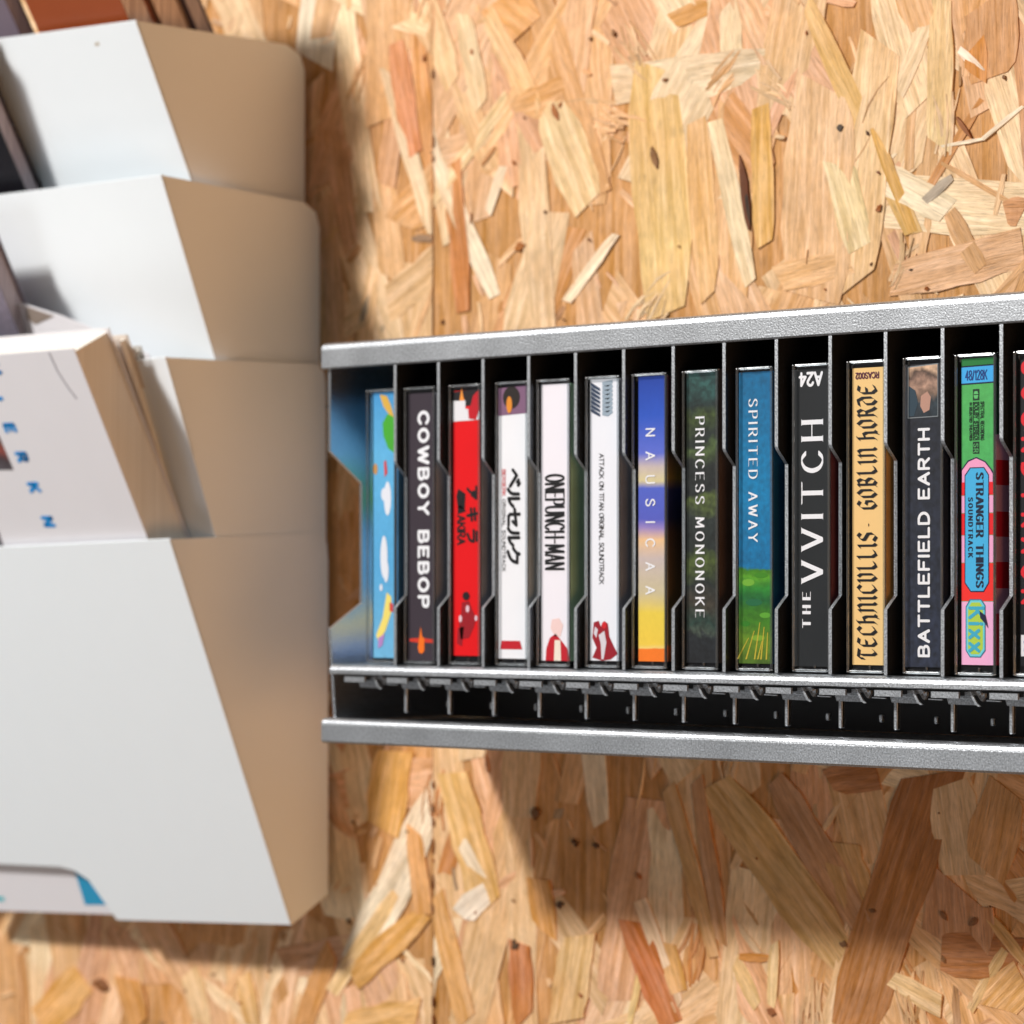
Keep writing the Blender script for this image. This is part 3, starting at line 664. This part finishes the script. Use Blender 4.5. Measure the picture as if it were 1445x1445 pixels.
# 2
pat(2, [poly(2, [(640,553),(677,551),(677,574),(640,574)])], (26,20,24))
pat(2, [poly(2, [(640,566),(657,566),(657,578),(677,580),(677,594),(640,595)])], (226,224,228), y=Y2)
pat(2, [poly(2, [(652,548),(654,560),(656,566),(649,566)])], (240,150,60), y=Y3)
pat(2, [poly(2, [(665,572),(668,560),(676,552),(677,580),(672,594),(662,592),(661,580)])], (190,10,30), y=Y3)
wr(2, 'AKIRA', 'bold', 728, 768, 646, 656, BK, 1.0)
wr(2, 'アキラ', 'bold', 688, 765, 660, 673, BK, 1.1, 'side_lettering')
pat(2, [poly(2, [(647,690),(657,697),(656,720),(646,716),(644,700)]), poly(2, [(668,692),(674,697),(671,706),(664,700)]), poly(2, [(646,715),(650,713),(658,722),(646,726)])], (20,12,16))
pat(2, [poly(2, [(652,850),(662,848),(667,862),(672,872),(669,884),(662,900),(650,902),(648,880),(651,864)]), poly(2, [(646,886),(655,884),(652,912),(645,908)])], (150,8,26))
pat(2, [ell(2, 660, 859, 2.5, 5), ell(2, 650, 873, 2.2, 5), ell(2, 672, 872, 2.0, 4)], (226,190,200), y=Y2)
pat(2, [ell(2, 658, 841, 5, 6)], (30,14,20), y=Y3)
# 3
pat(3, [poly(3, [(704,548),(744,546),(744,585),(704,587)])], (128,92,120), 'printed_picture')
pat(3, [ell(3, 722, 562, 12, 16)], (36,28,24), y=Y2)
pat(3, [ell(3, 719, 572, 4, 12)], (224,140,40), y=Y3)
wr(3, 'ベルセルク', 'bold', 664, 795, 717, 733, BK, 1.25)
wr(3, 'BERSERK', 'sans', 663, 700, 709, 713.5, RD, 1.1, 'side_lettering')
wr(3, 'ORIGINAL SOUNDTRACK', 'sans', 705, 806, 709, 713.5, BK, 1.0, 'side_lettering')
pat(3, [poly(3, [(708,904),(734,904),(737,916),(706,916)])], (190,20,36), 'printed_badge')
# 4
wr(4, 'ONEPUNCH-MAN', 'cond', 671, 803, 770, 796, BK, .34)
pat(4, [poly(4, [(776,900),(784,894),(791,902),(801,915),(804,932),(770,932),(771,915)])], (190,18,38))
pat(4, [poly(4, [(783,903),(791,903),(792,932),(782,932)])], (236,222,206), y=Y2)
pat(4, [poly(4, [(779,874),(789,872),(795,882),(791,898),(783,898),(777,886)])], (236,204,200))
# 5
pat(5, [poly(5, [(834,540 + 6*k),(836,541 + 6*k),(847,549 + 6*k),(847 , 553 + 6*k),(838,548 + 6*k),(834,545 + 6*k)]) for k in range(7)], (46,62,86), 'printed_feather')
pat(5, [poly(5, [(850,540 + 6*k),(864,538 + 6*k),(865,542 + 6*k),(858,547 + 6*k),(850,545 + 6*k)]) for k in range(8)], (150,166,180), 'printed_feather')
wr(5, 'ATTACK ON TITAN ORIGINAL SOUNDTRACK', 'sans', 641, 824, 846, 852, BK, .9)
pat(5, [poly(5, [(838,878),(845,876),(848,884),(853,876),(858,880),(860,898),(868,915),(872,922),(862,930),(850,932),(836,928),(842,914),(836,900)])], (150,14,34))
pat(5, [poly(5, [(845,896),(853,890),(856,906),(852,930),(849,930),(848,908)]), poly(5, [(840,884),(844,888),(842,900),(838,894)])], (214,206,214), y=Y2)
pat(5, [ell(5, 853, 882, 3.5, 5)], (206,22,34), y=Y3)
# 6
wr(6, 'NAUSICAA', 'sansm', 606, 838, 912, 924, WH, .9)
# 7, 8
wr(7, 'PRINCESS MONONOKE', 'serif', 590, 870, 982, 994, WH, .95)
wr(8, 'SPIRITED AWAY', 'serif', 565, 764, 1057, 1069, WH, .95)
pat(8, [poly(8, [(1072 + dx, 878 + dy),(1073 + dx, 878 + dy),(1066 + dx * 1.5, 930),(1064 + dx * 1.5, 930)]) for dx, dy in ((0,0),(-8,12),(6,6),(-16,22),(11,14),(3,26))], (190,170,50), 'printed_grass')
for q_, (cx_, cy_, rx_, ry_, c_) in enumerate(((1056,822,9,5,(110,170,50)),(1074,812,10,4,(60,130,20)),(1064,850,12,5,(24,100,60)),(1080,868,8,4,(90,160,44)),(1052,880,7,4,(44,120,24)),(1070,900,10,4,(120,160,40)))):
    pat(8, [ell(8, cx_, cy_, rx_, ry_, 11)], c_, 'printed_bush', y=YK - .00005 - q_ * .000005)
# 9
wr(9, 'THE', 'serifb', 884, 837, 1144, 1133, WH, .95)
wr(9, 'VVITCH', 'serif', 820, 597, 1161, 1132, WH, .98)
text_obj(cards[9][0], [dict(text='A24', style='bold', x_of=None, y=Y2, start=0, end=0, cap0=0, cap1=0, tight=1.5, flat=(kx(1160), kx(1129), zz(9, 528), zz(9, 545)))], WH, 'label_mark')
# 10
wr(10, 'TECHNICVLLIS', 'black', 929, 752, 1237, 1211, BK, .8)
wr(10, '-', 'sans', 743, 730, 1230, 1222, BK, 1.0, 'dash_mark')
wr(10, 'GOBLIN HORDE', 'black', 719, 545, 1237, 1211, BK, .8)
text_obj(cards[10][0], [dict(text='RCAS002', style='bold', x_of=None, y=Y2, start=0, end=0, cap0=0, cap1=0, tight=1.2, flat=(kx(1240), kx(1208), zz(10, 527), zz(10, 535)))], paint((90,30,60), .45, 'purple_ink'), 'catalogue_number')
# 11
wr(11, 'BATTLEFIELD EARTH', 'bold', 925, 607, 1311, 1297, WH, 1.25)
PIC = art('cave_print', [(0,(26,34,44)), (.35,(50,62,70)), (.5,(120,96,80)), (.7,(176,140,120)), (.85,(90,70,60)), (1,(206,170,140))], zz(11, 590), zz(11, 519), .35, 130, noise=.35)
patch_obj(cards[11][0], [poly(11, [(1281,518),(1324,515),(1324,590),(1281,591)])], paint((130,136,140), .45, 'print_ink'), 'picture_border', Y1)
patch_obj(cards[11][0], [poly(11, [(1282.5,519.5),(1323,516.5),(1323,588.5),(1282.5,589.5)])], PIC, 'printed_picture', Y2)
pat(11, [poly(11, [(1300,560),(1309,554),(1314,562),(1312,580),(1304,584),(1299,574)])], (186,142,124), y=Y3)
pat(11, [poly(11, [(1283,545),(1292,552),(1296,570),(1290,588),(1283,588)])], (40,62,76), y=Y3)
# 12 (px 1357-1402)
ln = (12,22,60)
pat(12, [poly(12, [(1357,507),(1402.5,506.5),(1402.5,516.5),(1357,517.5)])], (22,120,52))
pat(12, [poly(12, [(1357,517),(1402.5,516),(1402.5,542.5),(1357,543.5)])], ln)
pat(12, [poly(12, [(1357,519),(1402.5,518),(1402.5,540.5),(1357,541.5)])], (60,172,236), y=Y2)
text_obj(cards[12][0], [dict(text='48/128K', style='bold', x_of=None, y=Y3, start=0, end=0, cap0=0, cap1=0, tight=.7, flat=(kx(1363), kx(1393), zz(12, 537), zz(12, 524)))], paint((16,60,130), .45, 'blue_ink'), 'side_lettering')
GK = paint((14,50,30), .45, 'dark_green_ink')
patch_obj(cards[12][0], [poly(12, [(1373,550),(1382,550),(1382,566),(1373,566)]), poly(12, [(1373,624),(1382,624),(1382,641),(1373,641)])], GK, 'printed_badge', Y1)
LG = paint((96,190,110), .45, 'light_green_ink')
patch_obj(cards[12][0], [[(kx(1374), zz(12,557.2)),(kx(1375.5), zz(12,553)),(kx(1379.5), zz(12,553)),(kx(1381), zz(12,557.2))], [(kx(1374), zz(12,558.6)),(kx(1375.5), zz(12,563.5)),(kx(1379.5), zz(12,563.5)),(kx(1381), zz(12,558.6))]], LG, 'badge_mark', Y2)
wr(12, 'SR', 'sans', 627, 639, 1374.5, 1380.5, LG, 1, 'side_lettering')
bmv = bmesh.new()
for a, b, c, d in ((1373,568,1374,622), (1381,568,1382,622), (1373,568,1382,569), (1373,621,1382,622)):
    prism(bmv, [Vector((kx(p), Y1, zz(12, q))) for p, q in ((a,b),(c,b),(c,d),(a,d))], (0, .00004, 0))
link('badge_frame', bmv, GK, cards[12][0])
wr(12, 'DOLBY STEREO', 'bold', 570, 620, 1375, 1380, GK, 1.0, 'side_lettering')
wr(12, 'SPECTRAL RECORDING', 'bold', 568, 622, 1384, 1388.5, GK, 1.0, 'side_lettering')
wr(12, 'IN SELECTED THEATRES', 'bold', 569, 622, 1368.5, 1371.5, GK, 1.0, 'side_lettering')
# pink arch, checks, blue panel
for k, (a, b, c) in enumerate(((680,699,(232,22,32)), (699,724,(240,166,206)), (724,755,(232,22,32)), (755,794,(240,166,206)), (794,848,(240,42,36)), (848,938,(240,176,214)))):
    patch_obj(cards[12][0], [poly(12, [(1357,a + .8),(1402,a + .8),(1402,b),(1357,b)])], paint(c, .45, 'print_ink'), 'printed_check', Y1)
pat(12, [poly(12, [(1357.2,697),(1357.2,662),(1366,650),(1378,645.5),(1391,652),(1400,664),(1402,668),(1402,697)])], ln, y=YK - .00010)
pat(12, [poly(12, [(1357.8,679),(1357.8,664),(1367,652),(1378,647.5),(1390,653.5),(1398,664),(1401,670),(1401,697),(1357.8,697)])], (240,160,200), y=YK - .00012)
pat(12, [poly(12, [(1357.6,681),(1362,681),(1362,697),(1357.6,697)]), poly(12, [(1395.5,681),(1401.6,681),(1401.6,697),(1395.5,697)])], (232,22,32), y=YK - .00014)
pat(12, [poly(12, [(1361.5,823),(1361.5,671),(1369,660),(1389,660),(1396,671),(1396,823),(1388.5,835.5),(1370,835.5)])], ln, y=YK - .00016)
pat(12, [poly(12, [(1362.7,822),(1362.7,672),(1370,661.5),(1388.5,661.5),(1394.8,672),(1394.8,822),(1388,833.8),(1370.5,833.8)])], (66,176,226), y=YK - .00018)
wr(12, 'STRANGER THINGS', 'serifb', 669, 828, 1378, 1388, paint((14,24,52), .45, 'navy_ink'), .95, y=YK - .00024)
wr(12, 'SOUNDTRACK', 'serifb', 703, 786, 1367, 1373, paint((14,24,52), .45, 'navy_ink'), .95, 'side_lettering', y=YK - .00024)
pat(12, [poly(12, [(1363,918),(1363,856),(1369,845.5),(1385,845.5),(1391,854),(1391,918),(1384,927.5),(1369,927.5)])], (20,110,140), y=YK - .00016)
pat(12, [poly(12, [(1364.2,917),(1364.2,857),(1370,847),(1384.5,847),(1389.8,855),(1389.8,917),(1383.5,926),(1369.5,926)])], (110,206,220), y=YK - .00018)
pat(12, [poly(12, [(1366.5,915),(1366.5,858),(1371.5,850),(1383,850),(1387.5,857),(1387.5,915),(1382,923),(1371,923)])], (176,206,70), y=YK - .00020)
wr(12, 'Kixx', 'bold', 858, 918, 1369, 1388, paint((60,170,200), .45, 'teal_ink'), .9, y=YK - .00026)
pat(12, [poly(12, [(1383,862),(1391,868),(1395,886),(1391,880),(1384,872)])], (24,24,60), y=YK - .00032)
# 13
wr(13, 'SOUNDTRACK', 'bold', 512, 850, 1443.5, 1466, paint((220,22,40), .45, 'red_ink'), .9)
pat(13, [poly(13, [(1441,896),(1470,896),(1470,926),(1441,926)])], (226,226,230), 'printed_badge')
wr(13, 'CS', 'sans', 900, 922, 1446, 1460, paint((60,60,150), .45, 'blue_ink'), 1, 'side_lettering', y=Y2)

# ------------------------------------------------------------------ the white wall pockets
PK = [  # front top corner, a lower point of the slanted right edge, back edge px, left end of the top edge
 dict(T=(191,29), B=(268,250), back=430, left=(0,55), top=[(405,63),(424,78),(431,100)]),
 dict(T=(227,247), B=(303,505), back=451, left=(0,275), top=[(430,286),(446,300),(452,322)]),
 dict(T=(233,504), B=(304,757), back=460, left=(0,530), top=[(330,509),(448,514),(458,526),(460,545)]),
 dict(T=(239,761), B=(410,1305), back=463, left=(0,772), top=[(452,752),(461,766),(463,790)]),
]
YW = .0865
file_rack = empty('file_rack', (-.35, WALL, -.14), 'white metal wall rack of four stepped slanted pockets left of the cassettes', 'file rack')
UX = Vector((1, 0, 0))
for k, p in enumerate(PK):
    X = on_y(p['back'], 835, YW).x; p['X'] = X
    Tp, Bp = on_x(*p['T'], X), on_x(*p['B'], X); d = (Bp - Tp); p['Tp'], p['Bp'] = Tp, Bp
    p['n'] = UX.cross(d).normalized()
    if p['n'].y > 0: p['n'] = -p['n']
    end = Bp if k == 3 else Tp + d * ((d.length + .035) / d.length); p['end'] = end
    Lp = on(*p['left'], Tp, p['n']); sl = (Lp - Tp); sl = sl / abs(sl.x)
    XLft = -.50 - X
    A = Tp + sl * abs(XLft)
    inn = -p['n'] * .0011
    bm = bmesh.new()
    if k < 3:
        prism(bm, [Tp, end, end + Vector((XLft, 0, 0)), A], inn)
    else:
        q = on(165, 1298, Tp, p['n']); r1 = on(125, 1242, Tp, p['n']); r2 = on(104, 1228, Tp, p['n']); r3 = on(84, 1223, Tp, p['n']); r4 = on(0, 1219, Tp, p['n'])
        far = r3 + (r4 - r3) * 2.0
        prism(bm, [Tp, end, q, r1, r2, r3, far, far + Vector((-.03, 0, -.02)), Vector((-.47, q.y, q.z)), Vector((-.50, q.y, q.z)), A], inn)
    bevel_all(bm, .0004)
    link('pocket_front', bm, M_WHITE, file_rack)
    # right side sheet
    tops = [on_x(a, b, X) for a, b in p['top']]
    for v in tops[-2:]: v.y = min(v.y, YW)
    tops[-1].y = YW
    inT = Vector((0, .0009, 0))
    if k < 3:
        zbot = end.z
        pts = [Tp + inT, *tops, Vector((X, YW, zbot)), end + inT]
    else:
        c1 = on_x(461, 1262, X); c1.y = YW
        pts = [Tp + inT, *tops, c1, Bp + inT]
    bm = bmesh.new(); prism(bm, [Vector((X, v.y, v.z)) for v in pts], (-.0010, 0, 0)); bevel_all(bm, .0003)
    link('side_panel', bm, M_WHITE, file_rack)
    # floor of the pocket
    bm = bmesh.new(); fl = end + Vector((-.0012, .0014, .002))
    if k == 3:
        g = lambda y: Bp.z + (c1.z - Bp.z) * (y - Bp.y) / (YW - Bp.y) + .002
        y0_, y1_ = Bp.y + .0105, YW - .001
        prism(bm, [Vector((fl.x, y0_, g(y0_))), Vector((fl.x, y1_, g(y1_))), Vector((-.499, y1_, g(y1_))), Vector((-.499, y0_, g(y0_)))], (0, 0, .001))
        link('pocket_floor', bm, M_WHITE, file_rack); continue
    prism(bm, [fl, Vector((fl.x, YW - .001, fl.z)), Vector((-.499, YW - .001, fl.z)), Vector((-.499, fl.y, fl.z))], (0, 0, .001))
    link('pocket_floor', bm, M_WHITE, file_rack)
bm = bmesh.new(); box(bm, -.499, PK[0]['X'] - .002, YW - .0008, YW + .0008, PK[3]['Bp'].z + .012, PK[0]['Tp'].z - .01); link('back_panel', bm, M_WHITE, file_rack)

P1 = PK[0]
bm = bmesh.new(); n1_ = P1['n']
prism(bm, [on(137 + 3.6 * math.cos(t) * (1 + .3 * math.sin(3 * t)), 62 + 3.2 * math.sin(t), P1['Tp'] + n1_ * .00003, n1_) for t in (0, .9, 1.8, 2.7, 3.6, 4.5, 5.4)], -n1_ * .00005)
link('rust_spot', bm, paint((186, 176, 160), .7, 'rust_stain'), file_rack)

# ------------------------------------------------------------------ books and magazines standing in the pockets
def volume(name, k, top_px, bot_px, thick, left_x, label, cat, cover, pages, cover_t=.0004, group=None, back_cover=None, drop=.02, tilt=None):
    """a book leaning like pocket k. top_px/bot_px: its front right edge, on the plane x = its right side"""
    p = PK[k]; Xb = on_y(*bot_px, p['Tp'].y + left_x[1]).x
    a = on_x(*top_px, Xb); b = on_x(*bot_px, Xb); d = (b - a); dn = d.normalized()
    b2 = b + dn * drop
    n = UX.cross(dn).normalized()
    if n.y < 0: n = -n                                  # towards the wall
    e = empty(name, b2 + Vector((-.05, 0, 0)), label, cat, group)
    W = Vector((left_x[0] - Xb, 0, 0))
    def slab(off, t, inset, nm, mat):
        bm = bmesh.new(); i = Vector((-inset, 0, 0)); o = n * off
        prism(bm, [a + o + i + dn * inset, b2 + o + i, b2 + o + W, a + o + W + dn * inset], n * t)
        if t > .0002: bevel_all(bm, min(.0003, t * .3))
        return link(nm, bm, mat, e)
    c = slab(0, cover_t, 0, 'front_cover', cover)
    slab(cover_t + .00002, thick - 2 * cover_t - .00004, .0018, 'page_block', pages)
    slab(thick - cover_t, cover_t, 0, 'back_cover', back_cover or cover)
    return e, c, a, b2, dn, n
def pages_mat(name, c1, c2):
    """paper edges: fine streaks across the thickness"""
    m, nt, b = new_mat(name); b.inputs['Roughness'].default_value = .7
    tc = nt.nodes.new('ShaderNodeTexCoord'); mp = nt.nodes.new('ShaderNodeMapping')
    mp.inputs['Rotation'].default_value = (R(-24), 0, 0); mp.inputs['Scale'].default_value = (3, 900, 3)
    nt.links.new(tc.outputs['Object'], mp.inputs[0])
    n = nt.nodes.new('ShaderNodeTexNoise'); n.inputs['Scale'].default_value = 1.2; n.inputs['Detail'].default_value = 3; nt.links.new(mp.outputs[0], n.inputs['Vector'])
    cr = nt.nodes.new('ShaderNodeValToRGB'); cr.color_ramp.elements[0].position = .35; cr.color_ramp.elements[1].position = .65
    cr.color_ramp.elements[0].color = lin(c1); cr.color_ramp.elements[1].color = lin(c2)
    nt.links.new(n.outputs[0], cr.inputs[0]); nt.links.new(cr.outputs[0], b.inputs['Base Color']); return m
PG = pages_mat('paper_edges', (222, 216, 206), (234, 229, 220))
CW = paint((228, 226, 230), .4, 'white_cover', .4, 0, .02)
Xq = -.2127
bk, cov, a, b2, dn, n = volume('book', 3, (104, 492), (207, 757), .0215, (-.47, .0025), 'thick white paperback with blue letters down its cover in the third pocket', 'book', CW, PG, .0005)
plane0, nn = a - n * .0001, n
def cpt(px, py, lift=0): return on(px, py, plane0 - n * lift, nn)
# blue letters down the cover edge, turned a quarter
BLUE = paint((0, 140, 214), .45, 'blue_ink')
bm = bmesh.new()
for ch, cxp, cyp in (('M', -8, 520), ('I', -4, 563), ('E', 14, 604), ('R', 31, 645), ('K', 48, 688), ('N', 68, 736)):
    st, wd = glyph_strokes(ch); c = cpt(cxp, cyp); s = .0052 / 6
    ax = dn * 1.0; ay = Vector((1, 0, 0))
    for pts, sm in st:
        for p_, q_ in zip(pts, pts[1:]):
            h = hull([(p_[0] + 1.1 * math.cos(t), p_[1] + 1.1 * math.sin(t)) for t in (0, .8, 1.6, 2.4, 3.1, 3.9, 4.7, 5.5)] + [(q_[0] + 1.1 * math.cos(t), q_[1] + 1.1 * math.sin(t)) for t in (0, .8, 1.6, 2.4, 3.1, 3.9, 4.7, 5.5)])
            prism(bm, [c + ax * ((x - wd / 2) * s) + ay * ((y - 3) * s * 1.15) for x, y in h], -n * .00005)
link('cover_lettering', bm, BLUE, cov)
bm = bmesh.new(); cr_ = [(68, 498), (80, 524), (94, 546), (107, 563)]
prism(bm, [cpt(x_, y_) for x_, y_ in cr_] + [cpt(x_ + 1.8, y_ - 1) for x_, y_ in cr_[::-1]], -n * .00004); link('cover_crease', bm, paint((172, 170, 176), .6, 'crease'), cov)
PH = art('photo_print', [(0,(90,84,90)), (.3,(70,60,64)), (.55,(150,76,66)), (.8,(110,70,60)), (1,(70,56,50))], cpt(0, 665).z, cpt(0, 615).z, .2, 90, noise=.3)
bm = bmesh.new(); A_, B_ = cpt(-2, 614), cpt(19, 663); C_ = cpt(-60, 663); D_ = cpt(-80, 614); prism(bm, [A_, B_, C_, D_], -n * .00004); link('cover_photo', bm, PH, cov)
bm = bmesh.new(); prism(bm, [cpt(-4, 745), cpt(5, 771), cpt(-40, 771), cpt(-50, 745)], -n * .00004); link('cover_photo', bm, PH, cov)
# thinner volumes behind it
CG = paint((190, 188, 184), .5, 'grey_cover', .4, 0, .04); CT = paint((206, 196, 186), .5, 'buff_cover', .4, 0, .04)
volume('magazine', 3, (168, 478), (262, 757), .0052, (-.45, .0265), 'thin buff magazine directly behind the thick white paperback', 'magazine', CT, PG, .0004)
volume('magazine', 3, (190, 492), (276, 757), .0040, (-.45, .0335), 'thin grey magazine wedged at the back of the third pocket', 'magazine', CG, PG, .0004)
# second pocket: a dark magazine at the left edge and loose white paper
DK = art('dark_cover_print', [(0,(20,50,70)), (.4,(34,70,90)), (.7,(90,96,110)), (1,(120,110,124))], -.1, .15, .3, 30, noise=.2)
PGg = pages_mat('grey_paper_edges', (150, 140, 150), (196, 184, 188))
volume('magazine', 2, (-32, 330), (28, 475), .0105, (-.47, .004), 'dark teal magazine with grey page edges at the far left of the second pocket', 'magazine', DK, PGg, .0005, drop=.06)
p = PK[2]
e = empty('paper_sheet', on_x(130, 500, -.235), 'loose white sheet with a dark printed corner behind the thick white paperback', 'paper')
pl0 = PK[2]['Tp'] - PK[2]['n'] * .014; pn = PK[2]['n']
def ps(px, py, o=0): return on(px, py, pl0 + pn * o, pn)
bm = bmesh.new(); prism(bm, [ps(30, 428), ps(82, 444), ps(118, 458), ps(210, 500), ps(240, 640), ps(-20, 640), ps(-20, 428)], -pn * .0004); link('sheet', bm, CW, e)
bm = bmesh.new(); prism(bm, [ps(36, 432, .0002), ps(76, 446, .0002), ps(50, 458, .0002), ps(38, 450, .0002)], -pn * .0001); link('printed_corner', bm, paint((140,126,116), .5, 'print_ink'), e)
# first pocket
BKM = paint((22, 20, 26), .35, 'black_cover', .4, 0, .1)
volume('magazine', 1, (-62, 40), (36, 268), .0090, (-.47, PK[0]['Bp'].y - .0135 - PK[1]['Tp'].y), 'black magazine with grey page edges at the far left of the first pocket', 'magazine', BKM, PGg, .0006, drop=.05)
# behind the first pocket: books against the wall at the very top
T0 = PK[0]['Tp']
def top_book(px0, px1, pxb, Y0, label, cmat, pmat, nm='book', y_back=None):
    """volume standing behind the top pocket, its top leaning out; px0..px1: spread of its face at the pocket's edge, pxb: back of its side"""
    py = 30; X0 = on_y(px0, py, Y0).x; X1 = on_y(px1, py, Y0).x; Y1 = on_x(pxb, py, X1).y
    e = empty(nm, (X0, Y0, T0.z - .06), label, nm)
    zr = on_y(px1, py, Y0).z; z0 = zr - .03; z1 = zr + .05; lean = -.62
    def sl(xa, xb, ya, yb, part, mat, ztop=z1):
        bm = bmesh.new(); f = lambda z: lean * (z - zr)
        prism(bm, [Vector((xa, ya + f(z0), z0)), Vector((xb, ya + f(z0), z0)), Vector((xb, ya + f(ztop), ztop)), Vector((xa, ya + f(ztop), ztop))], (0, yb - ya, 0))
        return link(part, bm, mat, e)
    sl(X0, X1, Y0, Y0 + .0006, 'front_cover', cmat); sl(X0 + .001, X1 - .0008, Y0 + .0007, Y1 - .0007, 'page_block', pmat, z1 - .002); sl(X0, X1, Y1 - .0006, Y1, 'back_cover', cmat)
    return e
BR = paint((150, 72, 34), .4, 'brown_cover', .4, 0, .12)
PGp = pages_mat('pink_grey_paper_edges', (176, 150, 140), (244, 224, 212))
VG = paint((124,112,124), .4, 'violet_grey_cover', .4, 0, .1)
top_book(58, 182, 222, T0.y + .006, 'orange brown covered book rising above the top pocket', BR, PGp)
top_book(70, 226, 268, T0.y + .026, 'thick volume with pinkish page edges directly behind the orange brown book', paint((150, 118, 96), .5, 'tan_cover'), PGp)
top_book(80, 273, 298, T0.y + .045, 'thin volume with grey violet page edges nearest the wall above the top pocket', VG, PGg)
top_book(-260, 20, 44, T0.y + .008, 'grey violet magazine at the top left corner above the pockets', VG, PGg, 'magazine')
# magazine seen through the notch at the foot of the lowest pocket
pl3 = PK[3]['Bp'] - PK[3]['n'] * .003; pn3 = PK[3]['n']
def p3(px, py, o=0): return on(px, py, pl3 + pn3 * o, pn3)
e = empty('magazine', p3(60, 1284), 'white and blue printed magazine showing through the notch under the lowest pocket', 'magazine')
bm = bmesh.new(); prism(bm, [p3(182, 1291), p3(150, 1180), p3(-40, 1170), p3(-40, 1284)], -pn3 * .006); link('front_cover', bm, CW, e)
bm = bmesh.new(); prism(bm, [p3(103, 1222, .0001), p3(120, 1277, .0001), p3(160, 1277, .0001), p3(150, 1200, .0001)], -pn3 * .00005); link('cover_print', bm, paint((44, 152, 196), .45, 'blue_ink'), e)
bm = bmesh.new(); prism(bm, [p3(-20, 1262, .0001), p3(6, 1266, .0001), p3(6, 1272, .0001), p3(-20, 1270, .0001)], -pn3 * .00005); link('cover_print', bm, paint((90, 190, 200), .45, 'blue_ink'), e)
